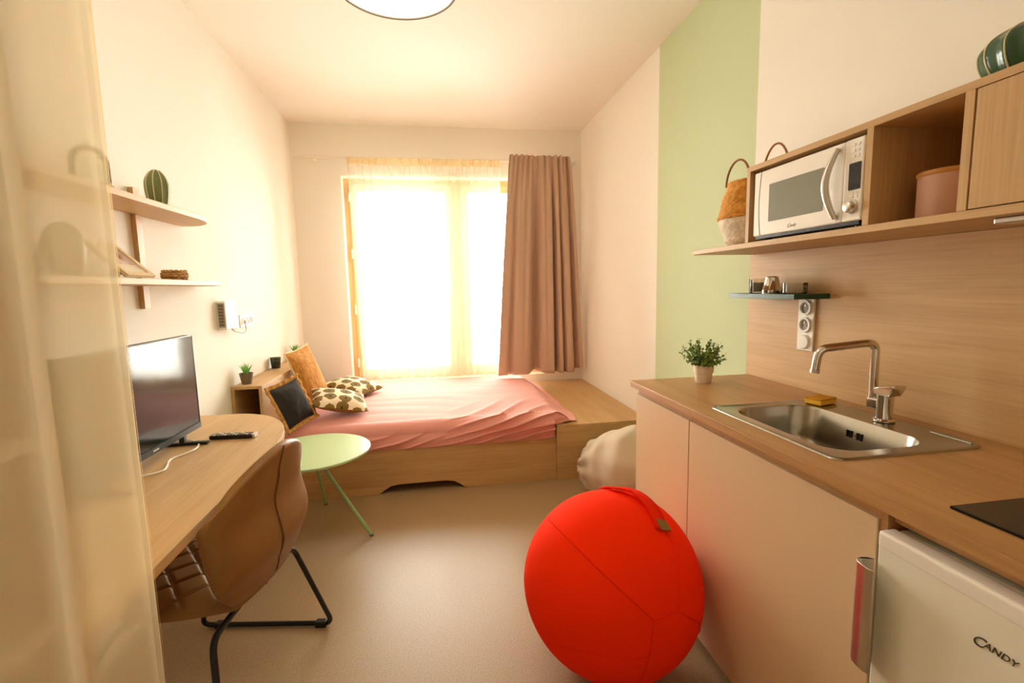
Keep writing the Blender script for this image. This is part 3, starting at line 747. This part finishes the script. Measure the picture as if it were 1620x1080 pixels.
bb = thing('bean_bag', 'beige canvas bean bag slumped between the bed and the kitchen cabinet', 'bean bag', (1.15, 2.66, 0))
A0 = Vector((.905, 2.86, .185)); A1 = Vector((1.30, 2.42, .27)); AD = (A1-A0); AL = AD.length; ad = AD.normalized()
s1 = ad.cross(Vector((0, 0, 1))).normalized(); s2 = s1.cross(ad)
def bean_fn(u, v):
    a = 2*PI*u; t = v
    rad = lerp_tab([(0, .020), (.02, .055), (.07, .105), (.18, .165), (.38, .235), (.62, .275), (.85, .22), (.96, .12), (1.0, .0)], t)
    cr = (1-t)**8*.26*math.cos(8*a+1.5*math.sin(2*a))
    n = .10*noise.noise(Vector((math.cos(a)*1.3, math.sin(a)*1.3, t*2.5)))+.05*noise.noise(Vector((math.cos(a)*3, math.sin(a)*3, t*5+4)))
    r = rad*(1+cr+n)
    p = A0+ad*AL*(-.02+1.0*t)*1.05+s1*math.cos(a)*r*1.05+s2*math.sin(a)*r*.98
    p.z = max(.002, p.z); p.y = min(p.y, 3.085); p.x = min(p.x, XR-.01); p.y = max(p.y, 2.06 if p.x > .85 else p.y)
    return p
part('sack', MB().grid(bean_fn, 80, 44, wrapu=True), BEIGE, bb, smooth=True, ang=3)
def mouth_fn(u, v):
    a = 2*PI*u; r = .026*(1+.35*math.cos(7*a))*(1+.3*v)
    return A0-ad*(.004+.016*v)+s1*math.cos(a)*r+s2*math.sin(a)*r
part('gathered_end', MB().grid(mouth_fn, 64, 6, wrapu=True), BEIGE, bb, smooth=True, solid=.003, ang=3)

# ------------------------------------------------------------------ kitchen run
ZT, ZU = .909, .881
KX, KD, PANX = .873, .893, XR-.010
wt = thing('worktop', 'long oak laminate kitchen worktop with square left end', 'worktop', (1.17, .9, ZU))
SX0, SX1, SY0, SY1 = .962, 1.385, .985, 1.495     # cut-out for the sink
wm = MB(); Y0, Y1 = -.35, 2.03
part('board', MB().box(KX, SX0, Y0, Y1, ZU, ZT).box(SX1, PANX, Y0, Y1, ZU, ZT).box(SX0, SX1, Y0, SY0, ZU, ZT).box(SX0, SX1, SY1, Y1, ZU, ZT), COAKY, wt)
part('front_edge', MB().tube([(KX+.004, Y0, ZT-.004), (KX+.004, Y1, ZT-.004)], .0045, 8), COAKY, wt, smooth=True)
sp = single('splash_panel', 'pale oak laminate panel on wall behind the sink', 'wall panel', MB().box(PANX, XR-.0005, -.35, 2.043, ZU, 1.47), PANEL, (XR, .85, ZU))
def cabinet(name, label, y0, y1, x1=PANX):
    o = thing(name, label, 'cabinet', ((KD+x1)/2, (y0+y1)/2, 0), 0, 'kitchen base cabinets')
    part('carcass', MB().box(KD+.022, x1, y0, y0+.018, .08, ZU-.0005).box(KD+.022, x1, y1-.018, y1, .08, ZU-.0005).box(KD+.022, x1, y0+.018, y1-.018, .08, .098).box(x1-.01, x1, y0+.018, y1-.018, .098, ZU-.02), DOORM, o)
    part('top_rail', MB().box(KD+.012, KD+.03, y0, y1, ZU-.034, ZU-.0005), COAKY, o)
    part('door', MB().box(KD, KD+.019, y0+.0015, y1-.0015, .068, ZU-.031), DOORM, o, bevel=.0012)
    part('plinth', MB().box(KD+.055, KD+.07, y0, y1, 0, .08), COAKY, o)
    return o
cabinet('base_cabinet', 'narrow cream kitchen base cabinet at the end of the worktop', 1.554, 2.012)
cabinet('base_cabinet', 'wide cream kitchen cabinet under the sink behind the red ball', .806, 1.552)
ep = thing('end_panel', 'upright oak panel between the sink cabinet and the small fridge', 'panel', (1.15, .795, 0))
part('panel_board', MB().box(KD+.004, PANX, .788, .804, 0, ZU-.0005), COAKX, ep)
part('filler_rail', MB().box(KD+.02, KD+.04, .31, .788, ZU-.03, ZU-.0005), COAKY, ep)
part('filler_rail', MB().box(PANX-.05, PANX-.03, .31, .788, ZU-.03, ZU-.0005), COAKY, ep)

fr = thing('mini_fridge', 'white under-counter fridge with aluminium bar handle', 'fridge', (1.15, .54, 0))
FX = .868
part('body', MB().box(FX+.045, PANX-.06, .305, .780, .03, .838), FRIDGE, fr, bevel=.006)
fd = part('door', MB().box(FX, FX+.040, .303, .782, .06, .842), FRIDGE, fr, bevel=.007, seg=4)
part('door_cap', MB().box(FX-.0006, FX+.0395, .3026, .7824, .806, .8425), WHITE, fr, bevel=.007, seg=4)
for y in (.33, .74): part('foot', MB().lathe([(0, 0), (.018, 0), (.016, .03), (0, .03)], 16, (FX+.1, y, 0)), BLACK, fr)
hm = MB()
prof = [(.790, FX-.001), (.798, FX-.010), (.801, FX-.020), (.798, FX-.030), (.788, FX-.037), (.774, FX-.040), (.760, FX-.041), (.752, FX-.038)]
hp_ = [(b, a) for a, b in prof]+[(b+.004, a-.002) for a, b in prof[::-1]]
part('handle', MB().prism(hp_, 'z', .555, .775), ALU, fr, bevel=.001, smooth=True)
part('handle_bracket', MB().box(FX-.018, FX+.004, .796, .8035, .60, .625), ALU, fr)
def yz_text(parts, x, y, z, mat_, parent, name):
    # reads towards -Y on a face that looks to -X ; parts = (text, size, dx, dz)
    mb = MB()
    for txt, size, dx, dz, shear in parts:
        t = text_mesh(txt, size, .0005, shear)
        mb.add([(x-p[2], y-(p[0]+dx), z+p[1]+dz) for p in t.v], t.f)
    return part(name, mb, mat_, parent)
yz_text([('C', .026, 0, -.004, .35), ('ANDY', .0165, .0175, .0, .3)], FX-.0008, .604, .742, LOGO, fr, 'brand_lettering')

# hob
hob = thing('ceramic_hob', 'black glass hob set in the worktop above the fridge', 'hob', (1.15, .47, ZT))
part('glass_plate', MB().box(.952, 1.40, .215, .718, ZT+.0005, ZT+.006), HOBM, hob, bevel=.001)
for (x, y, r) in ((1.06, .58, .075), (1.28, .58, .09), (1.06, .34, .09), (1.28, .34, .075)):
    part('cooking_zone', MB().lathe([(r, 0), (r+.002, 0), (r+.002, .0004), (r, .0004), (r, 0)], 48, (x, y, ZT+.006), caps=False), GREYP, hob)

# sink
sk = thing('sink', 'rectangular stainless steel inset sink with drainer ledge', 'sink', (1.17, 1.24, ZT))
outer = rrect(.943, 1.402, .968, 1.512, [.03, .03, .03, .055], 8)
OX0, OX1, OY0, OY1 = .990, 1.285, 1.020, 1.462
def ring(x0, x1, y0, y1, r, z): return [(p[0], p[1], z) for p in rrect(x0, x1, y0, y1, r, 8)]
def loft(rings, cap_last=False):
    m = len(rings[0]); v = [p for r in rings for p in r]
    f = [(i*m+k, i*m+(k+1) % m, (i+1)*m+(k+1) % m, (i+1)*m+k) for i in range(len(rings)-1) for k in range(m)]
    if cap_last: f.append(tuple((len(rings)-1)*m+k for k in range(m)))
    return MB().add(v, f)
def ring4(x0, x1, y0, y1, rs, z): return [(p[0], p[1], z) for p in rrect(x0, x1, y0, y1, rs, 8)]
rsO = [.03, .03, .03, .055]
part('rim', loft([ring4(.943, 1.402, .968, 1.512, rsO, ZT+.0005), ring4(.944, 1.401, .969, 1.511, rsO, ZT+.003), ring4(.948, 1.397, .973, 1.507, rsO, ZT+.0055),
                  ring4(.954, 1.391, .979, 1.501, rsO, ZT+.0045), ring4(.958, 1.387, .983, 1.497, rsO, ZT+.003), ring4(OX0-.008, OX1+.008, OY0-.008, OY1+.008, .085, ZT+.003), ring4(OX0-.003, OX1+.003, OY0-.003, OY1+.003, .082, ZT+.002)]), STEEL, sk, smooth=True, ang=.9)
part('basin', loft([ring(OX0-.003, OX1+.003, OY0-.003, OY1+.003, .082, ZT+.002), ring(OX0, OX1, OY0, OY1, .08, ZT-.004), ring(OX0+.008, OX1-.008, OY0+.008, OY1-.008, .075, ZT-.10), ring(OX0+.018, OX1-.018, OY0+.018, OY1-.018, .068, ZT-.135),
                    ring(OX0+.045, OX1-.045, OY0+.045, OY1-.045, .05, ZT-.15), ring(1.10, 1.18, 1.20, 1.28, .035, ZT-.153)], True), STEEL, sk, smooth=True, ang=.9)
part('drainer_groove', MB().tube([(1.372, .995, ZT+.004), (1.372, 1.10, ZT+.004)], .003, 8), STEEL, sk, smooth=True)
for k, y in enumerate((1.278, 1.266, 1.242, 1.230)): part('overflow_slot', MB().box(OX1-.009, OX1-.0035, y-.0018, y+.0018, ZT-.058, ZT-.036), BLACK, sk)
part('overflow_screw', MB().lathe([(0, 0), (.003, 0), (.003, .003), (0, .003)], 10, (OX1-.008, 1.254, ZT-.049)), CHROME, sk)
part('drain', MB().lathe([(0, 0), (.038, 0), (.038, .004), (.03, .005), (0, .003)], 28, (1.14, 1.24, ZT-.153)), CHROME, sk, smooth=True)

fa = thing('tap', 'chrome single-lever kitchen tap with bent swivel spout', 'tap', (1.344, 1.222, ZT+.003))
bx_, by_ = 1.344, 1.218
part('body', MB().lathe([(0, ZT+.003), (.028, ZT+.003), (.028, ZT+.007), (.023, ZT+.012), (.021, ZT+.04), (.0225, ZT+.07), (.0235, ZT+.085), (0, ZT+.087)], 28, (bx_, by_, .0027)), CHROME, fa, smooth=True)
part('lever', MB().prism([(by_-.030, ZT+.086), (by_+.023, ZT+.086), (by_+.023, ZT+.104), (by_+.010, ZT+.112), (by_-.044, ZT+.124), (by_-.046, ZT+.114)], 'x', bx_-.022, bx_+.022), CHROME, fa, bevel=.004, smooth=True)
part('spout_joint', MB().prism(rrect(by_+.005, by_+.052, ZT+.036, ZT+.070, .006, 3), 'x', bx_-.014, bx_+.014), CHROME, fa, bevel=.004, smooth=True)
spt = fillet([(bx_, by_+.042, ZT+.05), (bx_, by_+.044, 1.152), (1.185, 1.305, 1.132), (1.178, 1.309, 1.062)], .028, 8)
part('spout', MB().tube(spt, .0125, 16), CHROME, fa, smooth=True)
part('aerator', MB().tube([(1.1785, 1.3088, 1.066), (1.1775, 1.3094, 1.056)], .0135, 16), ALU, fa, smooth=True)

so = thing('sponge', 'yellow kitchen sponge with amber scouring pad on the sink edge', 'sponge', (1.335, 1.452, ZT+.0055), math.radians(14))
part('foam', MB().box(-.042, .042, -.03, .03, .0, .016), SPONGE_Y, so, local=True, bevel=.003)
part('scourer', MB().box(-.042, .042, -.03, .03, .016, .022), SPONGE_B, so, local=True, bevel=.002)

pp = thing('potted_boxwood', 'bushy green boxwood plant in white stepped pot on the worktop', 'plant', (1.158, 1.905, ZT))
part('pot', MB().lathe([(0, 0), (.030, 0), (.034, .005), (.0375, .045), (.0415, .047), (.043, .078), (.0405, .078), (.038, .055), (0, .055)], 36), POTW, pp, local=True, smooth=True)
part('soil', MB().lathe([(0, .066), (.0395, .066)], 24, caps=False), SOILM, pp, local=True)
rnd = random.Random(9); lv = MB(); stm = MB()
for i in range(74):
    a = rnd.uniform(0, 2*PI); e = rnd.uniform(.05, 1.45); L = rnd.uniform(.065, .115)*(.8+.2*math.sin(e))
    d = Vector((math.cos(e)*math.cos(a), math.cos(e)*math.sin(a), math.sin(e)*1.0+.05)).normalized()
    b0 = Vector((.02*math.cos(a), .02*math.sin(a), .068)); pth = [b0+d*L*t+Vector((0, 0, .015*math.sin(t*2))) for t in (0, .35, .7, 1)]
    stm.tube(pth, .0011, 5)
    for k in range(14):
        t = .25+.78*k/13; p = b0+d*L*t+Vector((0, 0, .015*math.sin(t*2)))
        ax = Vector((rnd.gauss(0, 1), rnd.gauss(0, 1), rnd.gauss(.2, 1))).normalized(); n2 = ax.cross(d+Vector((.01, .02, .03))).normalized(); l = rnd.uniform(.011, .017); w_ = l*.36; cp = ax.cross(n2)
        lv.add([p, p+ax*l*.45+n2*w_+cp*.001, p+ax*l, p+ax*l*.45-n2*w_+cp*.001, p+ax*l*.5-cp*.0015], [(0, 1, 4), (1, 2, 4), (2, 3, 4), (3, 0, 4)])
part('stems', stm, STEMM, pp, local=True, kind='stuff'); part('foliage', lv, LEAFM, pp, local=True, kind='stuff')

# outlets on the splash panel
ol = thing('socket_strip', 'vertical white triple outlet strip on splash panel under the green shelf', 'socket', (PANX, 1.674, 1.07))
part('plate', MB().box(PANX-.010, PANX-.0002, 1.634, 1.716, 1.068, 1.275), WHITE, ol, bevel=.003)
for k, z in enumerate((1.240, 1.172, 1.104)):
    pr = [(.031, 0), (.030, .008), (.0225, .008), (.020, .001), (0, .001)] if k < 2 else [(.028, 0), (.028, .006), (.025, .009), (0, .0095)]
    q = MB().lathe(pr, 28); q.v = [(PANX-.0098-p[2], 1.675+p[0], z+p[1]) for p in q.v]
    s_ = part('socket' if k < 2 else 'switch_button', q, WHITE, ol, smooth=True)
    if k < 2:
        q = MB().lathe([(0, 0), (.0198, 0)], 24, caps=False); q.v = [(PANX-.0112, 1.675+p[0], z+p[1]) for p in q.v]; part('socket_face', q, GREYP, s_)
        part('earth_pin', MB().tube([(PANX-.009, 1.670, z+.008), (PANX-.019, 1.670, z+.008)], .0025, 8), ALU, s_)
        for dy in (-.009, .009): part('pin_hole', MB().box(PANX-.0118, PANX-.0113, 1.675+dy-.0025, 1.675+dy+.0025, z-.006, z-.001), BLACK, s_)

gs = single('green_shelf', 'small dark green glossy wall shelf above the outlets', 'shelf', MB().box(1.312, PANX-.0002, 1.573, 1.975, 1.277, 1.297), DARKG, (1.39, 1.77, 1.277), bevel=.001)
g1 = thing('glass_candle', 'clear glass candle with grey wax on the green shelf', 'candle', (1.385, 1.87, 1.297))
part('jar', MB().lathe([(0, 0), (.034, 0), (.036, .004), (.037, .062), (.0345, .062), (.033, .006), (0, .006)], 32), GLASSB, g1, local=True, smooth=True)
part('wax', MB().lathe([(0, .0065), (.0325, .0065), (.034, .046), (0, .046)], 28), WAX, g1, local=True, smooth=True)
g2 = thing('steel_cup', 'upturned fluted steel cup between the glasses on the green shelf', 'cup', (1.375, 1.775, 1.297))
part('cup_wall', MB().lathe([(.037, 0), (.0375, .014), (.035, .016), (.023, .066), (.024, .068), (.020, .070), (0, .068)], 48, rf=lambda a, t: 1+.03*math.cos(14*a)*(1 if .25 < t < .75 else 0)), CHROME, g2, local=True, smooth=True)
q = MB().lathe([(0, 0), (.006, 0), (.006, .002), (0, .002)], 14); q.v = [(-.0368-p[2], -.008+p[0], .008+p[1]) for p in q.v]
part('badge', q, SEAM, g2, local=True)
g3 = thing('glass_bowl', 'low clear glass cup with handle on the green shelf', 'glass', (1.385, 1.66, 1.297))
part('bowl', MB().lathe([(0, 0), (.040, 0), (.044, .004), (.045, .042), (.0425, .042), (.041, .008), (0, .007)], 36), GLASSB, g3, local=True, smooth=True)
part('handle', MB().tube([(.0, -.044-.016*math.sin(PI*k/10), .008+.028*k/10) for k in range(11)], .0035, 8), GLASSB, g3, local=True, smooth=True)

# ------------------------------------------------------------------ open wall cabinet
SXF = 1.147
hs = single('long_wall_shelf', 'long oak shelf board carrying the basket and the wall cabinet', 'shelf', MB().prism([(SXF, -.35), (PANX+.0095, -.35), (PANX+.0095, 2.03), (SXF+.02, 2.015), (SXF, 1.995)], 'z', 1.471, 1.490), OAKY, (1.31, .8, 1.471), bevel=.0012)
wc = thing('wall_cabinet', 'oak wall cabinet with open cubbies and one closed door', 'cabinet', (1.31, .6, 1.490))
CY0, CY1, CZ0, CZ1 = -.35, 1.634, 1.4902, 1.760
part('top_board', MB().box(SXF, XR-.001, CY0, CY1, CZ1-.018, CZ1), OAKY, wc, bevel=.0008)
part('side_board', MB().box(SXF, XR-.001, CY1-.018, CY1, CZ0, CZ1-.018), OAKZ, wc, bevel=.0008)
part('side_board', MB().box(SXF, XR-.001, CY0, CY0+.018, CZ0, CZ1-.018), OAKZ, wc)
for y in (1.1225, .8855): part('divider', MB().box(SXF, XR-.012, y, y+.0195, CZ0, CZ1-.018), OAKZ, wc, bevel=.0008)
part('back_board', MB().box(XR-.012, XR-.002, CY0+.018, CY1-.018, CZ0, CZ1-.018), OAKZ, wc)
for (y0, y1) in ((.435, .883), (-.33, .431)): part('door', MB().box(SXF-.0005, SXF+.018, y0+.002, y1-.002, CZ0+.002, CZ1-.020), OAKZ, wc, bevel=.0012)
ls = single('under_shelf_lamp', 'slim metal strip light under the long wall shelf', 'lamp', MB().box(1.19, 1.235, .25, .862, 1.457, 1.4708), ALU, (1.21, .55, 1.457), bevel=.003)

# microwave
mw_ = thing('microwave', 'white microwave oven with curved silver handle inside the cubby', 'microwave', (1.30, 1.37, 1.490))
MX, MY0, MY1, MZ0, MZ1 = 1.152, 1.150, 1.597, 1.504, 1.730
part('casing', MB().box(MX+.016, 1.455, MY0+.002, MY1-.002, MZ0, MZ1), WHITE, mw_, bevel=.006)
def front(y0, y1, z0, z1, x, bow): 
    return MB().grid(lambda u, v: (x-bow*(1-(2*v-1)**2), y0+(y1-y0)*u, z0+(z1-z0)*v), 4, 13)
dr_ = part('door', MB().box(MX, MX+.016, 1.214, MY1, MZ0+.004, MZ1), WHITE, mw_, bevel=.005, seg=3)
part('door_window', MB().prism(rrect(1.282, 1.518, 1.552, 1.678, .004, 3), 'x', MX-.0012, MX+.002), mat('microwave_window', srgb(132, 134, 118), .22), dr_)
part('door_groove', MB().tube([(MX-.0002, 1.560+.010*math.sin(PI*k/10), MZ0+.006+(MZ1-MZ0-.008)*k/10) for k in range(11)], .0012, 6), GREYP, dr_)
part('handle', MB().tube([(MX-.006-.022*math.sin(PI*k/16), 1.232+.016*math.sin(PI*k/16), 1.520+.196*k/16) for k in range(17)], [.0075+.0025*math.sin(PI*k/16) for k in range(17)], 10), ALU, dr_, smooth=True)
yz_text([('C', .019, 0, -.002, .4), ('andy', .014, .0125, 0, .4)], MX-.0006, 1.428, 1.522, LOGO2, dr_, 'brand_lettering')
cp = part('control_panel', MB().box(MX-.002, MX+.016, MY0, 1.2125, MZ0+.004, MZ1), WHITE, mw_, bevel=.005, seg=3)
part('display', MB().prism(rrect(1.156, 1.194, 1.592, 1.664, .003, 3), 'x', MX-.0032, MX), HOBM, cp)
q = MB().lathe([(0, 0), (.0185, 0), (.0185, .004), (.0155, .006), (.0145, .018), (.012, .020), (0, .020)], 32); q.v = [(MX-.002-p[2], 1.178+p[0], 1.546+p[1]) for p in q.v]
part('dial', q, ALU, cp, smooth=True)
for z in (1.712, 1.697, 1.682):
    for y in (1.168, 1.182): part('button', MB().prism(rrect(y-.005, y+.005, z-.004, z+.004, .003, 3), 'x', MX-.0034, MX-.001), ALU, cp)
for z in (1.583, 1.573):
    for y in (1.168, 1.182): part('button', MB().prism(rrect(y-.005, y+.005, z-.0032, z+.0032, .003, 3), 'x', MX-.0034, MX-.001), ALU, cp)
part('base_vent', MB().box(MX+.004, MX+.02, MY0+.01, MY1-.01, MZ0-.006, MZ0+.004), BLACK, mw_)
for (x, y) in ((1.19, 1.19), (1.19, 1.56), (1.42, 1.19), (1.42, 1.56)): part('foot', MB().lathe([(0, 1.4902), (.012, 1.4902), (.012, MZ0+.001), (0, MZ0+.001)], 12, (x, y, 0)), BLACK, mw_)

cn = thing('canister', 'dusty pink ceramic canister with wooden lid in the open cubby', 'canister', (1.262, 1.010, 1.4902))
part('jar', MB().lathe([(0, 0), (.063, 0), (.066, .004), (.066, .104), (0, .104)], 48), PINKC, cn, local=True, smooth=True)
part('lid', MB().lathe([(0, .104), (.067, .104), (.069, .107), (.069, .113), (.066, .116), (0, .116)], 48), LIDW, cn, local=True, smooth=True)

bk = thing('basket', 'belly basket, mustard above and white below, with rope handles', 'basket', (1.30, 1.80, 1.490))
def bprof(z): return lerp_tab([(0, .085), (.03, .105), (.10, .128), (.13, .130), (.17, .122), (.255, .098)], z)
def weave(z0, z1, m):
    n = 96; rows = int((z1-z0)/.0045)
    def fn(u, v):
        z = z0+(z1-z0)*v; a = 2*PI*u
        row = z/.009; k = .0022*math.cos(2*PI*row)*1.0+.0016*math.sin(26*a+PI*round(row))
        r = bprof(z)+k; return (r*math.cos(a), r*math.sin(a), z)
    return MB().grid(fn, n, rows, wrapu=True)
part('lower_weave', weave(.001, .118, 0), BASKW, bk, local=True, smooth=True, solid=.004, ang=3)
part('upper_weave', weave(.118, .255, 1), BASKO, bk, local=True, smooth=True, solid=.004, ang=3)
part('fold_rim', MB().tube([((bprof(.118)+.004)*math.cos(a), (bprof(.118)+.004)*math.sin(a), .118+.003*math.sin(20*a)) for a in [2*PI*k/72 for k in range(72)]], .006, 6, True), BASKO, bk, local=True, smooth=True)
part('top_rim', MB().tube([(bprof(.255)*math.cos(a), bprof(.255)*math.sin(a), .255) for a in [2*PI*k/72 for k in range(72)]], .006, 6, True), BASKO, bk, local=True, smooth=True)
part('base', MB().lathe([(0, .001), (.085, .001), (.085, .006), (0, .006)], 32), BASKW, bk, local=True)
for cx, cy, hw, hh in ((-.078, .0, .075, .092), (.078, -.015, .082, .155)):
    path = [(cx, cy+hw*math.cos(PI*k/18), .25+hh*math.sin(PI*k/18)) for k in range(19)]
    part('handle', MB().tube(path, .0042, 8), ROPE, bk, local=True, smooth=True)

ribbed_cactus('ceramic_cactus', 'dark green ceramic cactus with pale ribs on top of the wall cabinet', (1.27, .858, 1.760), .098, .115, CACTD, 14)

# ------------------------------------------------------------------ wardrobe behind the left curtain
wd = thing('wardrobe', 'open shelved wardrobe behind the cream voile curtain', 'wardrobe', (-.93, .2, 0))
WXF, WY0, WY1 = -.635, -.60, .885
part('side_panel', MB().box(XL+.002, WXF, WY1-.032, WY1, 0, 2.45), WARD, wd)
part('side_panel', MB().box(XL+.002, WXF, WY0, WY0+.032, 0, 2.45), WARD, wd)
part('back_panel', MB().box(XL+.002, XL+.012, WY0+.032, WY1-.032, 0, 2.45), WARDIN, wd)
for z in (.06, .46, .815, 1.125, 1.448, 1.85, 2.43): part('shelf', MB().box(XL+.012, WXF-.004, WY0+.032, WY1-.032, z-.022, z), WARD, wd)
crl = thing('ceiling_curtain_rail', 'white ceiling track holding the wardrobe curtain', 'curtain rail', (-.59, .2, ZC))
part('track', MB().box(-.605, -.575, -.8, 1.03, ZC-.018, ZC), WHITEM, crl)
lc = thing('wardrobe_curtain', 'cream voile curtain hanging in front of the wardrobe and desk end', 'curtain', (-.59, .3, .02))
def lc_fn(u, v):
    y = 1.005-1.75*u; z = ZC-.018+(.02-(ZC-.018))*v
    ph = u*2*PI*9+.8*noise.noise(Vector((u*7, v*.8, 1)))
    a = .010+.008*v
    x = -.59+a*math.sin(ph)+.01*noise.noise(Vector((u*9, v*1.5, 4)))
    if u < .02: x += .006
    y += .010*noise.noise(Vector((v*3, u*3, 8)))*v
    return (x, y, z)
part('voile_panel', MB().grid(lc_fn, 240, 40), SHEERL, lc, smooth=True, ang=3)
part('side_hem', MB().grid(lambda u, v: tuple(Vector(lc_fn(.0+.008*u, v))+Vector((.002, .001, 0))), 5, 40), SHEERH, lc, smooth=True, ang=3)

# ------------------------------------------------------------------ pendant lamp
pdl = thing('pendant_lamp', 'drum pendant lamp with white diffuser hanging from the ceiling', 'lamp', (-.085, 1.648, 2.30))
part('shade', MB().lathe([(.195, 0), (.195, .20), (.193, .20), (.193, 0), (.195, 0)], 64, caps=False), SHADEM, pdl, local=True, smooth=True)
part('rim_ring', MB().tube([(.1945*math.cos(a), .1945*math.sin(a), 0) for a in [2*PI*k/72 for k in range(72)]], .0042, 8, True), TERRAC, pdl, local=True, smooth=True)
part('diffuser', MB().lathe([(0, .004), (.191, .004), (.191, .007), (0, .007)], 64), DIFFM, pdl, local=True)
part('cord', MB().tube([(0, 0, .007), (0, 0, ZC-2.30-.02)], .004, 8), WHITE, pdl, local=True)
part('ceiling_rose', MB().lathe([(0, ZC-2.30-.04), (.03, ZC-2.30-.04), (.05, ZC-2.30-.001), (0, ZC-2.30-.001)], 32), WHITE, pdl, local=True, smooth=True)
